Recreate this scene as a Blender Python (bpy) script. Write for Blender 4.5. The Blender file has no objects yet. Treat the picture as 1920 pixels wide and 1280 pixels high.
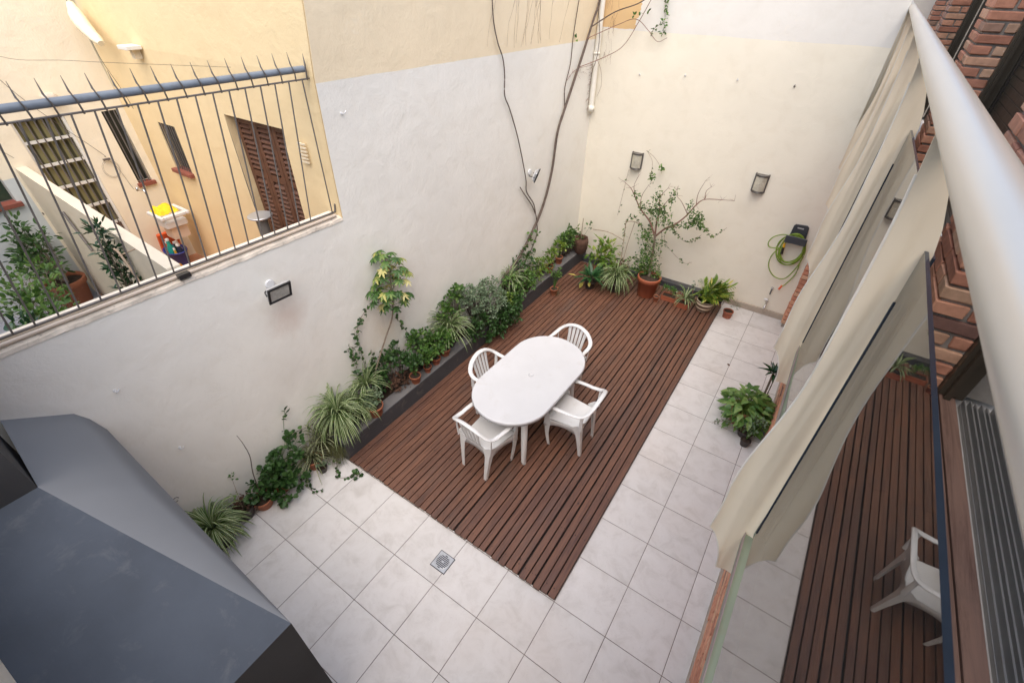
import bpy, math, random
from mathutils import Vector, Matrix, noise
S = 0.45                                   # one floor tile in metres; layout numbers below are in tiles
scene = bpy.context.scene
COL = scene.collection
# ---------------------------------------------------------------- camera
cam_d = bpy.data.cameras.new('camera'); cam = bpy.data.objects.new('camera', cam_d); COL.objects.link(cam)
cam_d.sensor_width = 36; cam_d.lens = 862.712 * 36 / 1920
cam.location = (1.28154 * S, -3.49503 * S, 8.81756 * S)
cam.rotation_euler = (0.902874, -0.014246, 0.592365)
cam_d.clip_start = 0.02; cam_d.clip_end = 300
cam_d.dof.use_dof = True; cam_d.dof.focus_distance = 4.2; cam_d.dof.aperture_fstop = 11.0
scene.camera = cam
# ---------------------------------------------------------------- sky, sun, exposure
world = bpy.data.worlds.new('World'); scene.world = world; world.use_nodes = True
wn = world.node_tree.nodes; wl = world.node_tree.links
sky = wn.new('ShaderNodeTexSky'); sky.sky_type = 'NISHITA'; sky.sun_disc = False
SUN_EL, SUN_ROT = math.radians(62), math.radians(150)
sky.sun_elevation = SUN_EL; sky.sun_rotation = SUN_ROT
sky.air_density = 1.0; sky.dust_density = 2.0; sky.ozone_density = 1.0
wl.new(sky.outputs[0], wn['Background'].inputs[0]); wn['Background'].inputs[1].default_value = 0.15
sun_d = bpy.data.lights.new('sun', 'SUN'); sun = bpy.data.objects.new('sun', sun_d); COL.objects.link(sun)
sun_d.energy = 1.5; sun_d.angle = math.radians(80); sun_d.color = (1.0, 0.90, 0.76)
_d = Vector((math.cos(SUN_EL) * math.sin(SUN_ROT), math.cos(SUN_EL) * math.cos(SUN_ROT), math.sin(SUN_EL)))
sun.rotation_euler = _d.to_track_quat('Z', 'Y').to_euler(); sun.location = (0, 0, 12)
scene.view_settings.view_transform = 'Standard'; scene.view_settings.look = 'None'
scene.view_settings.gamma = 1; scene.view_settings.use_curve_mapping = False
scene.view_settings.exposure = 1.16
scene.cycles.max_bounces = 10; scene.cycles.diffuse_bounces = 6; scene.cycles.transparent_max_bounces = 16
scene.cycles.use_denoising = True

# ================================================================ helpers
def V(*a): return Vector(a)
def T(x, y, z): return Vector((x * S, y * S, z * S))
def XW(y): return -6.27 + 0.0283 * y       # the grey wall runs very slightly off square

class MB:
    """collects faces; build() links them as ONE mesh object"""
    def __init__(s): s.v = []; s.f = []; s.m = []; s.c = []; s.sm = []
    def add(s, vs, fs, m=0, c=None, smooth=False):
        o = len(s.v); s.v += [tuple(v) for v in vs]
        c = random.random() if c is None else c
        for f in fs: s.f.append([o + i for i in f]); s.m.append(m); s.c.append(c); s.sm.append(smooth)
        return s
    def box(s, a, b, m=0, c=None, rot=None, bev=0.0):
        x0, y0, z0 = a; x1, y1, z1 = b
        if bev <= 0:
            vs = [(x0,y0,z0),(x1,y0,z0),(x1,y1,z0),(x0,y1,z0),(x0,y0,z1),(x1,y0,z1),(x1,y1,z1),(x0,y1,z1)]
            fs = [(0,3,2,1),(4,5,6,7),(0,1,5,4),(1,2,6,5),(2,3,7,6),(3,0,4,7)]
        else:
            e = min(bev, abs(x1-x0)*.45, abs(y1-y0)*.45, abs(z1-z0)*.45)
            vs = []; idx = {}
            for i, x in enumerate((x0, x1)):
                for j, y in enumerate((y0, y1)):
                    for k, z in enumerate((z0, z1)):
                        sx, sy, sz = (e if i == 0 else -e), (e if j == 0 else -e), (e if k == 0 else -e)
                        for ax, p in (('x', (x, y+sy, z+sz)), ('y', (x+sx, y, z+sz)), ('z', (x+sx, y+sy, z))):
                            idx[(i,j,k,ax)] = len(vs); vs.append(p)
            g = lambda i,j,k,ax: idx[(i,j,k,ax)]
            fs = []
            for i in (0,1): fs.append([g(i,0,0,'x'), g(i,1,0,'x'), g(i,1,1,'x'), g(i,0,1,'x')])
            for j in (0,1): fs.append([g(0,j,0,'y'), g(1,j,0,'y'), g(1,j,1,'y'), g(0,j,1,'y')])
            for k in (0,1): fs.append([g(0,0,k,'z'), g(1,0,k,'z'), g(1,1,k,'z'), g(0,1,k,'z')])
            for j in (0,1):
                for k in (0,1): fs.append([g(0,j,k,'y'), g(1,j,k,'y'), g(1,j,k,'z'), g(0,j,k,'z')])
            for i in (0,1):
                for k in (0,1): fs.append([g(i,0,k,'x'), g(i,1,k,'x'), g(i,1,k,'z'), g(i,0,k,'z')])
            for i in (0,1):
                for j in (0,1): fs.append([g(i,j,0,'x'), g(i,j,1,'x'), g(i,j,1,'y'), g(i,j,0,'y')])
            for i in (0,1):
                for j in (0,1):
                    for k in (0,1): fs.append([g(i,j,k,'x'), g(i,j,k,'y'), g(i,j,k,'z')])
        if rot is not None:
            cen = (Vector(a) + Vector(b)) / 2
            vs = [cen + rot @ (Vector(v) - cen) for v in vs]
        return s.add(vs, fs, m, c)
    def tube(s, pts, r, seg=8, m=0, c=None, flat=1.0, up=(0,0,1), caps=True):
        """sweep; r = number or list; flat = thickness ratio along the frame's up"""
        pts = [Vector(p) for p in pts]; n = len(pts)
        rr = r if isinstance(r, (list, tuple)) else [r] * n
        ff = flat if isinstance(flat, (list, tuple)) else [flat] * n
        up = Vector(up); vs = []; fs = []
        for i, p in enumerate(pts):
            t = (pts[min(i+1, n-1)] - pts[max(i-1, 0)]).normalized()
            a = t.cross(up)
            if a.length < 1e-3: a = t.cross(Vector((0.3, 1, 0)))
            a.normalize(); b = a.cross(t).normalized()
            for k in range(seg):
                an = 2 * math.pi * k / seg
                vs.append(p + a * math.cos(an) * rr[i] + b * math.sin(an) * rr[i] * ff[i])
        for i in range(n - 1):
            for k in range(seg):
                fs.append((i*seg+k, i*seg+(k+1) % seg, (i+1)*seg+(k+1) % seg, (i+1)*seg+k))
        c = random.random() if c is None else c
        if caps: s.add(vs[:seg], [list(range(seg))[::-1]], m, c); s.add(vs[-seg:], [list(range(seg))], m, c)
        return s.add(vs, fs, m, c, True)
    def lathe(s, prof, cen, seg=20, m=0, c=None, axis=None, sc=(1,1)):
        vs = []; fs = []; n = len(prof); cen = Vector(cen)
        for r, z in prof:
            for k in range(seg):
                a = 2*math.pi*k/seg; p = Vector((r*math.cos(a)*sc[0], r*math.sin(a)*sc[1], z))
                if axis is not None: p = axis @ p
                vs.append(cen + p)
        for i in range(n-1):
            for k in range(seg): fs.append((i*seg+k, i*seg+(k+1) % seg, (i+1)*seg+(k+1) % seg, (i+1)*seg+k))
        c = random.random() if c is None else c
        s.add(vs[:seg], [list(range(seg))[::-1]], m, c); s.add(vs[-seg:], [list(range(seg))], m, c)
        return s.add(vs, fs, m, c, True)
    def prism(s, poly, vec, m=0, c=None):
        n = len(poly); vec = Vector(vec); poly = [Vector(p) for p in poly]
        vs = poly + [p + vec for p in poly]
        fs = [list(range(n))[::-1], [n+i for i in range(n)]] + [(i, (i+1) % n, n+(i+1) % n, n+i) for i in range(n)]
        return s.add(vs, fs, m, c)
    def build(s, name, mats, parent=None, origin=None):
        me = bpy.data.meshes.new(name); o3 = Vector(origin) if origin is not None else Vector((0,0,0))
        me.from_pydata([tuple(Vector(v) - o3) for v in s.v], [], s.f)
        for mm in (mats if isinstance(mats, (list, tuple)) else [mats]): me.materials.append(mm)
        me.polygons.foreach_set('material_index', s.m); me.polygons.foreach_set('use_smooth', s.sm)
        at = me.attributes.new('rnd', 'FLOAT', 'FACE'); at.data.foreach_set('value', s.c)
        me.update()
        ob = bpy.data.objects.new(name, me); COL.objects.link(ob)
        if parent is not None:
            ob.parent = parent
            ob.location = (o3 - PO.get(parent.name, Vector((0,0,0))))
        else: ob.location = o3
        PO[ob.name] = o3
        return ob
PO = {}                                    # world origin of every object
def fix(ob):                               # consistent outward normals
    import bmesh
    bm = bmesh.new(); bm.from_mesh(ob.data); bmesh.ops.recalc_face_normals(bm, faces=bm.faces); bm.to_mesh(ob.data); bm.free(); return ob
def tag(o, label=None, cat=None, group=None, kind=None):
    if label: o['label'] = label
    if cat: o['category'] = cat
    if group: o['group'] = group
    if kind: o['kind'] = kind
    return o
def thing(name, loc, label, cat, group=None, rz=0.0):
    o = bpy.data.objects.new(name, None); COL.objects.link(o); o.empty_display_size = 0.1
    o.location = loc; o.rotation_euler = (0, 0, rz); PO[o.name] = Vector(loc)
    return tag(o, label, cat, group)
def copy_tree(o, parent=None):
    c = o.copy(); COL.objects.link(c); c.parent = parent
    for ch in list(o.children): copy_tree(ch, c)
    return c
def curve_pts(pts, n=6):
    """Catmull-Rom through points"""
    P = [Vector(p) for p in pts]; P = [P[0]*2-P[1]] + P + [P[-1]*2-P[-2]]; out = []
    for i in range(1, len(P)-2):
        for k in range(n):
            t = k/n; a, b, c, d = P[i-1], P[i], P[i+1], P[i+2]
            out.append(0.5*((2*b)+(c-a)*t+(2*a-5*b+4*c-d)*t*t+(3*b-a-3*c+d)*t**3))
    out.append(P[-2]); return out
def lerp_list(v, n):
    out = []
    for i in range(n):
        t = i/(n-1)*(len(v)-1); k = min(int(t), len(v)-2); out.append(v[k]+(v[k+1]-v[k])*(t-k))
    return out

# ================================================================ materials
def newmat(name):
    m = bpy.data.materials.new(name); m.use_nodes = True
    nt = m.node_tree; return m, nt, nt.nodes['Principled BSDF']
def nd(nt, typ, **kw):
    n = nt.nodes.new(typ)
    for k, v in kw.items():
        if k in n.inputs.keys() if hasattr(n.inputs, 'keys') else False: n.inputs[k].default_value = v
        else: setattr(n, k, v)
    return n
def ramp(nt, fac, stops):
    r = nt.nodes.new('ShaderNodeValToRGB'); e = r.color_ramp.elements
    while len(e) > 1: e.remove(e[0])
    e[0].position = stops[0][0]; e[0].color = (*stops[0][1], 1)
    for p, c in stops[1:]:
        x = e.new(p); x.color = (*c, 1)
    nt.links.new(fac, r.inputs[0]); return r
def noise_n(nt, vec, scale, detail=4, rough=0.55, dist=0.0):
    n = nt.nodes.new('ShaderNodeTexNoise'); n.inputs['Scale'].default_value = scale; n.inputs['Detail'].default_value = detail
    n.inputs['Roughness'].default_value = rough; n.inputs['Distortion'].default_value = dist
    if vec is not None: nt.links.new(vec, n.inputs['Vector'])
    return n
def mixc(nt, fac, a, b, mode='MIX'):
    n = nt.nodes.new('ShaderNodeMix'); n.data_type = 'RGBA'; n.blend_type = mode
    for sock, v in ((n.inputs[0], fac), (n.inputs[6], a), (n.inputs[7], b)):
        if hasattr(v, 'is_output'): nt.links.new(v, sock)
        elif isinstance(v, (int, float)): sock.default_value = v
        else: sock.default_value = (*v, 1)
    return n.outputs[2]
def mth(nt, op, a, b=None, c=None):
    n = nt.nodes.new('ShaderNodeMath'); n.operation = op
    for i, v in enumerate((a, b, c)):
        if v is None: continue
        if hasattr(v, 'is_output'): nt.links.new(v, n.inputs[i])
        else: n.inputs[i].default_value = v
    return n.outputs[0]
def geo_pos(nt):
    g = nt.nodes.new('ShaderNodeNewGeometry'); return g.outputs['Position']
def obj_pos(nt):
    return nt.nodes.new('ShaderNodeTexCoord').outputs['Object']
def bump(nt, bs, h, strength=0.3, dist=0.01, normal=None):
    b = nt.nodes.new('ShaderNodeBump'); b.inputs['Strength'].default_value = strength; b.inputs['Distance'].default_value = dist
    nt.links.new(h, b.inputs['Height'])
    if normal is not None: nt.links.new(normal, b.inputs['Normal'])
    nt.links.new(b.outputs[0], bs.inputs['Normal']); return b.outputs[0]
def plain(name, col, rough=0.5, metal=0.0, var=0.12, scale=6.0, bmp=0.0, spec=0.5, dirt=None):
    """base colour with soft wear; every surface gets some variation"""
    m, nt, bs = newmat(name); p = obj_pos(nt)
    n = noise_n(nt, p, scale, 5, 0.6)
    lo = tuple(max(0, c*(1-var)) for c in col); hi = tuple(min(1, c*(1+var)) for c in col)
    r = ramp(nt, n.outputs['Fac'], [(0.3, lo), (0.7, hi)]); c = r.outputs[0]
    if dirt:
        n2 = noise_n(nt, p, scale*2.3, 6, 0.7, 0.6)
        r2 = ramp(nt, n2.outputs['Fac'], [(0.56, (0,0,0)), (0.72, (1,1,1))])
        c = mixc(nt, mth(nt, 'MULTIPLY', r2.outputs[0], dirt[1]), c, dirt[0])
    nt.links.new(c, bs.inputs['Base Color'])
    n3 = noise_n(nt, p, scale*4, 4)
    rr = mth(nt, 'MULTIPLY_ADD', n3.outputs['Fac'], 0.2, rough-0.1); nt.links.new(rr, bs.inputs['Roughness'])
    bs.inputs['Metallic'].default_value = metal; bs.inputs['Specular IOR Level'].default_value = spec
    if bmp: bump(nt, bs, noise_n(nt, p, scale*8, 6, 0.65).outputs['Fac'], bmp, 0.004)
    return m

def plaster(name, col, col2=None, split=None, patch=None, rust=None, bmp=0.5, ysplit=None):
    """painted render: blotches, faint trowel marks, pinholes. split=z in m above which col2 begins"""
    m, nt, bs = newmat(name); p = geo_pos(nt); sep = nt.nodes.new('ShaderNodeSeparateXYZ'); nt.links.new(p, sep.inputs[0])
    big = noise_n(nt, p, 0.9, 4, 0.55); mid = noise_n(nt, p, 5.0, 6, 0.6, 0.4); fine = noise_n(nt, p, 60, 3)
    def tone(c):
        a = ramp(nt, big.outputs['Fac'], [(0.3, tuple(x*0.95 for x in c)), (0.7, tuple(min(1, x*1.03) for x in c))]).outputs[0]
        b = ramp(nt, mid.outputs['Fac'], [(0.25, (0.955,0.945,0.93)), (0.5, (1,1,1)), (0.8, (1.0,1.0,1.0))]).outputs[0]
        return mixc(nt, 1.0, a, b, 'MULTIPLY')
    c = tone(col)
    if col2 is not None:
        wob = noise_n(nt, p, 3.0, 2); zz = mth(nt, 'ADD', sep.outputs[2], mth(nt, 'MULTIPLY_ADD', wob.outputs['Fac'], 0.02, -0.01))
        f = mth(nt, 'GREATER_THAN', zz, split)
        if ysplit is not None: f = mth(nt, 'MAXIMUM', f, mth(nt, 'GREATER_THAN', sep.outputs[1], ysplit))
        c = mixc(nt, f, c, tone(col2))
    if patch is not None:      # old paint layer left at the top corner
        (x1, z0, pc) = patch
        wob = noise_n(nt, p, 3.2, 5, 0.65); xx = mth(nt, 'ADD', sep.outputs[0], mth(nt, 'MULTIPLY_ADD', wob.outputs['Fac'], 0.5, -0.25))
        f = mth(nt, 'MULTIPLY', mth(nt, 'LESS_THAN', xx, x1), mth(nt, 'GREATER_THAN', mth(nt, 'ADD', sep.outputs[2], mth(nt, 'MULTIPLY_ADD', wob.outputs['Fac'], 0.06, -0.03)), z0))
        c = mixc(nt, f, c, pc)
    cr = noise_n(nt, p, 2.2, 8, 0.75, 1.6)      # a few hairline scars
    l = mth(nt, 'ABSOLUTE', mth(nt, 'SUBTRACT', cr.outputs['Fac'], 0.5)); l = mth(nt, 'LESS_THAN', l, 0.0022)
    gate = ramp(nt, noise_n(nt, p, 1.1, 2).outputs['Fac'], [(0.55, (0,0,0)), (0.62, (1,1,1))]).outputs[0]
    c = mixc(nt, mth(nt, 'MULTIPLY', mth(nt, 'MULTIPLY', l, gate), 0.35), c, tuple(x*0.6 for x in col))
    sc_ = noise_n(nt, p, 13, 5, 0.7, 0.8); sg = ramp(nt, noise_n(nt, p, 1.7, 3).outputs['Fac'], [(0.52, (0,0,0)), (0.66, (1,1,1))]).outputs[0]
    c = mixc(nt, mth(nt, 'MULTIPLY', mth(nt, 'MULTIPLY', ramp(nt, sc_.outputs['Fac'], [(0.56, (0,0,0)), (0.60, (1,1,1))]).outputs[0], sg), 0.16), c, tuple(min(1, x*1.12) for x in col))
    c = mixc(nt, mth(nt, 'MULTIPLY', mth(nt, 'MULTIPLY', ramp(nt, sc_.outputs['Fac'], [(0.36, (1,1,1)), (0.40, (0,0,0))]).outputs[0], sg), 0.14), c, tuple(x*0.8 for x in col))
    if rust is not None:
        for (rp, rad, rc, am) in rust:
            vm = nt.nodes.new('ShaderNodeVectorMath'); vm.operation = 'DISTANCE'; nt.links.new(p, vm.inputs[0]); vm.inputs[1].default_value = rp
            d = mth(nt, 'MULTIPLY_ADD', noise_n(nt, p, 6, 3).outputs['Fac'], rad*0.8, mth(nt, 'SUBTRACT', vm.outputs['Value'], rad*0.4))
            f = ramp(nt, mth(nt, 'DIVIDE', d, rad), [(0.1, (1,1,1)), (1.0, (0,0,0))]).outputs[0]
            c = mixc(nt, mth(nt, 'MULTIPLY', f, am), c, rc)
    nt.links.new(c, bs.inputs['Base Color']); bs.inputs['Roughness'].default_value = 0.85; bs.inputs['Specular IOR Level'].default_value = 0.25
    h = mth(nt, 'ADD', mth(nt, 'MULTIPLY', mid.outputs['Fac'], 1.0), mth(nt, 'MULTIPLY', fine.outputs['Fac'], 0.12))
    h = mth(nt, 'ADD', h, mth(nt, 'MULTIPLY', big.outputs['Fac'], 1.5))
    bump(nt, bs, h, bmp, 0.02); return m

def leafmat(name, stops, rough=0.45, trans=0.25):
    m, nt, bs = newmat(name); a = nt.nodes.new('ShaderNodeAttribute'); a.attribute_name = 'rnd'
    r = ramp(nt, a.outputs['Fac'], stops)
    n = noise_n(nt, obj_pos(nt), 30, 3); c = mixc(nt, mth(nt, 'MULTIPLY', n.outputs['Fac'], 0.35), r.outputs[0], (0.02, 0.035, 0.012))
    nt.links.new(c, bs.inputs['Base Color']); bs.inputs['Roughness'].default_value = rough
    tr = nt.nodes.new('ShaderNodeBsdfTranslucent'); nt.links.new(r.outputs[0], tr.inputs[0])
    mx = nt.nodes.new('ShaderNodeMixShader'); mx.inputs[0].default_value = trans
    nt.links.new(bs.outputs[0], mx.inputs[1]); nt.links.new(tr.outputs[0], mx.inputs[2])
    nt.links.new(mx.outputs[0], nt.nodes['Material Output'].inputs[0]); return m

def brickmat(name='brick'):
    m, nt, bs = newmat(name); a = nt.nodes.new('ShaderNodeAttribute'); a.attribute_name = 'rnd'; p = obj_pos(nt)
    r = ramp(nt, a.outputs['Fac'], [(0.0, (0.46,0.20,0.125)), (0.35, (0.60,0.28,0.175)), (0.65, (0.68,0.35,0.22)), (0.9, (0.66,0.42,0.27)), (0.97, (0.24,0.13,0.10))])
    n = noise_n(nt, p, 14, 6, 0.65); c = mixc(nt, 1.0, r.outputs[0], ramp(nt, n.outputs['Fac'], [(0.3, (0.75,0.72,0.7)), (0.7, (1.12,1.1,1.1))]).outputs[0], 'MULTIPLY')
    n2 = noise_n(nt, p, 45, 4); sp = ramp(nt, n2.outputs['Fac'], [(0.68, (0,0,0)), (0.75, (1,1,1))]).outputs[0]
    c = mixc(nt, mth(nt, 'MULTIPLY', sp, 0.45), c, (0.75,0.6,0.5))
    nt.links.new(c, bs.inputs['Base Color']); bs.inputs['Roughness'].default_value = 0.85
    bump(nt, bs, mth(nt, 'ADD', n.outputs['Fac'], mth(nt, 'MULTIPLY', n2.outputs['Fac'], 0.4)), 0.5, 0.006); return m

def woodmat(name, cols, rough=0.5, along=1, period=None):
    m, nt, bs = newmat(name); a = nt.nodes.new('ShaderNodeAttribute'); a.attribute_name = 'rnd'; p = geo_pos(nt)
    mp = nt.nodes.new('ShaderNodeMapping'); sc = [38, 38, 38]; sc[along] = 2.0; mp.inputs['Scale'].default_value = sc
    off = nt.nodes.new('ShaderNodeVectorMath'); off.operation = 'MULTIPLY_ADD'; cmb = nt.nodes.new('ShaderNodeCombineXYZ')
    for i in range(3): nt.links.new(a.outputs['Fac'], cmb.inputs[i])
    nt.links.new(cmb.outputs[0], off.inputs[0]); off.inputs[1].default_value = (37, 53, 19); nt.links.new(p, off.inputs[2])
    nt.links.new(off.outputs[0], mp.inputs[0])
    g = noise_n(nt, mp.outputs[0], 1.0, 7, 0.7, 0.8)
    mp2 = nt.nodes.new('ShaderNodeMapping'); s2 = [9, 9, 9]; s2[along] = 1.6; mp2.inputs['Scale'].default_value = s2; nt.links.new(off.outputs[0], mp2.inputs[0])
    pat = noise_n(nt, mp2.outputs[0], 1.0, 4, 0.6); pf = ramp(nt, pat.outputs['Fac'], [(0.28, (0,0,0)), (0.72, (1,1,1))]).outputs[0]
    base = ramp(nt, mth(nt, 'ADD', mth(nt, 'MULTIPLY', a.outputs['Fac'], 0.42), mth(nt, 'MULTIPLY', pf, 0.58)), [(i/(len(cols)-1), c) for i, c in enumerate(cols)]).outputs[0]
    grain = ramp(nt, g.outputs['Fac'], [(0.3, (0.55,0.5,0.5)), (0.5, (1,1,1)), (0.75, (1.3,1.25,1.2))]).outputs[0]
    c = mixc(nt, 1.0, base, grain, 'MULTIPLY')
    bl = noise_n(nt, p, 2.2, 6, 0.7); w = ramp(nt, bl.outputs['Fac'], [(0.52, (0,0,0)), (0.75, (1,1,1))]).outputs[0]
    c = mixc(nt, mth(nt, 'MULTIPLY', w, 0.45), c, (0.105, 0.075, 0.06))        # weathered greyish patches
    kn = nt.nodes.new('ShaderNodeTexVoronoi'); kn.inputs['Scale'].default_value = 5.5; nt.links.new(off.outputs[0], kn.inputs['Vector'])
    kf = ramp(nt, kn.outputs['Distance'], [(0.045, (1,1,1)), (0.075, (0,0,0))]).outputs[0]
    c = mixc(nt, mth(nt, 'MULTIPLY', kf, 0.75), c, (0.025, 0.014, 0.012))     # knots
    nt.links.new(c, bs.inputs['Base Color'])
    nt.links.new(mth(nt, 'MULTIPLY_ADD', g.outputs['Fac'], 0.3, rough-0.15), bs.inputs['Roughness'])
    bump(nt, bs, g.outputs['Fac'], 0.35, 0.003); return m

def tilemat(name='floor_tiles'):
    m, nt, bs = newmat(name); p = geo_pos(nt); sep = nt.nodes.new('ShaderNodeSeparateXYZ'); nt.links.new(p, sep.inputs[0])
    def cell(o):
        t = mth(nt, 'DIVIDE', o, S); r = mth(nt, 'ROUND', t); d = mth(nt, 'ABSOLUTE', mth(nt, 'SUBTRACT', t, r)); return t, d
    tx, dx = cell(sep.outputs[0]); ty, dy = cell(sep.outputs[1])
    d = mth(nt, 'MINIMUM', dx, dy)
    wob = mth(nt, 'MULTIPLY_ADD', noise_n(nt, p, 9, 3).outputs['Fac'], 0.003, 0.0038)
    joint = mth(nt, 'LESS_THAN', d, wob)
    cmb = nt.nodes.new('ShaderNodeCombineXYZ'); nt.links.new(mth(nt, 'FLOOR', tx), cmb.inputs[0]); nt.links.new(mth(nt, 'FLOOR', ty), cmb.inputs[1])
    wn_ = nt.nodes.new('ShaderNodeTexWhiteNoise'); wn_.noise_dimensions = '3D'; nt.links.new(cmb.outputs[0], wn_.inputs['Vector'])
    off = nt.nodes.new('ShaderNodeVectorMath'); off.operation = 'MULTIPLY_ADD'; nt.links.new(wn_.outputs['Color'], off.inputs[0]); off.inputs[1].default_value = (11, 11, 11); nt.links.new(p, off.inputs[2])
    n1 = noise_n(nt, off.outputs[0], 6.5, 7, 0.68, 0.5); n2 = noise_n(nt, off.outputs[0], 55, 4, 0.6); n3 = noise_n(nt, p, 0.8, 3)
    c = ramp(nt, n1.outputs['Fac'], [(0.28, (0.56,0.535,0.505)), (0.5, (0.665,0.645,0.62)), (0.75, (0.715,0.70,0.68))]).outputs[0]
    c = mixc(nt, 1.0, c, ramp(nt, wn_.outputs['Value'], [(0, (0.955,0.95,0.95)), (1, (1.03,1.02,1.02))]).outputs[0], 'MULTIPLY')
    sp = ramp(nt, n2.outputs['Fac'], [(0.62, (0,0,0)), (0.74, (1,1,1))]).outputs[0]
    c = mixc(nt, mth(nt, 'MULTIPLY', sp, 0.30), c, (0.44,0.41,0.41))
    st = ramp(nt, n3.outputs['Fac'], [(0.5, (0,0,0)), (0.75, (1,1,1))]).outputs[0]
    c = mixc(nt, mth(nt, 'MULTIPLY', st, 0.28), c, (0.54,0.43,0.34))
    # soil-stained grout
    jn = ramp(nt, noise_n(nt, p, 3.0, 4).outputs['Fac'], [(0.35, (0.24,0.20,0.18)), (0.7, (0.10,0.08,0.075))]).outputs[0]
    c = mixc(nt, joint, c, jn)
    nt.links.new(c, bs.inputs['Base Color'])
    nt.links.new(mth(nt, 'MULTIPLY_ADD', joint, 0.4, 0.48), bs.inputs['Roughness'])
    jd = ramp(nt, d, [(0.004, (0,0,0)), (0.012, (1,1,1))]).outputs[0]
    bump(nt, bs, mth(nt, 'ADD', jd, mth(nt, 'MULTIPLY', n2.outputs['Fac'], 0.12)), 0.6, 0.003); return m

def glassmat(name='pane_glass', tint=(0.86,0.92,0.93), ior=1.6, dust=0.04):
    m, nt, bs = newmat(name); nt.nodes.remove(bs)
    tr = nt.nodes.new('ShaderNodeBsdfTransparent'); tr.inputs[0].default_value = (*tint, 1)
    gl = nt.nodes.new('ShaderNodeBsdfGlossy'); gl.inputs['Roughness'].default_value = 0.0; gl.inputs[0].default_value = (1,0.985,0.96,1)
    fr = nt.nodes.new('ShaderNodeFresnel'); fr.inputs[0].default_value = ior
    mx = nt.nodes.new('ShaderNodeMixShader'); nt.links.new(fr.outputs[0], mx.inputs[0]); nt.links.new(tr.outputs[0], mx.inputs[1]); nt.links.new(gl.outputs[0], mx.inputs[2])
    df = nt.nodes.new('ShaderNodeBsdfDiffuse'); df.inputs[0].default_value = (0.5,0.48,0.44,1)
    m2 = nt.nodes.new('ShaderNodeMixShader'); nz = noise_n(nt, obj_pos(nt), 3, 5, 0.7)
    nt.links.new(mth(nt, 'MULTIPLY', nz.outputs['Fac'], dust), m2.inputs[0]); nt.links.new(mx.outputs[0], m2.inputs[1]); nt.links.new(df.outputs[0], m2.inputs[2])
    nt.links.new(m2.outputs[0], nt.nodes['Material Output'].inputs[0]); return m

def rustpaint(name, col, rust=(0.30,0.13,0.04), amt=0.8, sc=9, rough=0.45, streak=True):
    m, nt, bs = newmat(name); p = obj_pos(nt)
    mp = nt.nodes.new('ShaderNodeMapping'); mp.inputs['Scale'].default_value = (1, 1, 0.25 if streak else 1); nt.links.new(p, mp.inputs[0])
    n = noise_n(nt, mp.outputs[0], sc, 7, 0.7, 0.3); n2 = noise_n(nt, p, 2.5, 4)
    c = ramp(nt, n2.outputs['Fac'], [(0.3, tuple(x*0.88 for x in col)), (0.7, col)]).outputs[0]
    st = ramp(nt, n.outputs['Fac'], [(0.5, (0,0,0)), (0.85, (1,1,1))]).outputs[0]
    c = mixc(nt, mth(nt, 'MULTIPLY', st, 0.35), c, tuple(x*0.62 for x in col))
    f = ramp(nt, n.outputs['Fac'], [(0.665, (0,0,0)), (0.72, (1,1,1))]).outputs[0]
    c = mixc(nt, mth(nt, 'MULTIPLY', f, amt), c, rust)
    nt.links.new(c, bs.inputs['Base Color']); bs.inputs['Roughness'].default_value = rough; bump(nt, bs, n.outputs['Fac'], 0.15, 0.003); return m

M = {}
M['tiles'] = tilemat()
M['deck'] = woodmat('deck_wood', [(0.095,0.046,0.032), (0.130,0.060,0.038), (0.160,0.074,0.045), (0.115,0.055,0.037), (0.118,0.066,0.050)])
M['deck_dark'] = plain('deck_shadow_gap', (0.012,0.009,0.008), 0.95)
M['balc_wood'] = woodmat('balcony_wood', [(0.20,0.115,0.080), (0.25,0.15,0.11), (0.22,0.135,0.105)], 0.55)
M['grey_wall'] = plaster('grey_party_wall', (0.83,0.805,0.735), (0.84,0.71,0.50), 7.40*S, bmp=0.4, rust=[((-2.81,0.07,1.66),0.24,(0.62,0.47,0.38),0.55), ((-2.81,0.0,1.1),0.5,(0.60,0.54,0.48),0.25), ((-2.80,1.0,0.9),0.35,(0.62,0.52,0.38),0.5)])
M['cream_wall'] = plaster('cream_wall_paint', (0.86,0.80,0.665), (0.80,0.77,0.71), 7.66*S, bmp=0.28, patch=(-4.75*S, 7.70*S, (0.72,0.50,0.26)))
M['yellow_wall'] = plaster('yellow_wall_paint', (0.77,0.61,0.36)); M['pale_yellow'] = plaster('pale_yellow_paint', (0.78,0.68,0.50)); M['pale_grey'] = plaster('pale_grey_cream', (0.56,0.59,0.58), (0.82,0.74,0.58), 5.0*S, ysplit=-0.95*S)  # pale wall: grey low on the south part, cream elsewhere
M['south'] = plaster('south_wall_paint', (0.74,0.70,0.60)); M['divider'] = plaster('divider_paint', (0.66,0.60,0.49), bmp=0.5); M['cap'] = plain('cement_cap', (0.60,0.53,0.44), 0.85, var=0.25, scale=7, bmp=0.7, dirt=((0.16,0.13,0.11),0.8))
M['hood'] = plain('hood_front_sky_blue', (0.070,0.082,0.102), 0.9, spec=0.2, var=0.14, scale=2.5, bmp=0.25, dirt=((0.15,0.16,0.17),0.4))  # front slope's blue cast from the sky painted into the grey
M['hood_side'] = plain('hood_side_pale', (0.185,0.195,0.208), 0.9, spec=0.2, var=0.05, scale=1.5, bmp=0.1)  # lighter copy of the hood grey for the side slope
M['soot'] = plain('chimney_dark_paint', (0.036,0.036,0.038), 0.8, var=0.2, scale=3)
M['planter'] = plain('planter_grey_paint', (0.055,0.055,0.06), 0.7, var=0.15, scale=4, bmp=0.25, dirt=((0.2,0.17,0.14),0.4))
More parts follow.
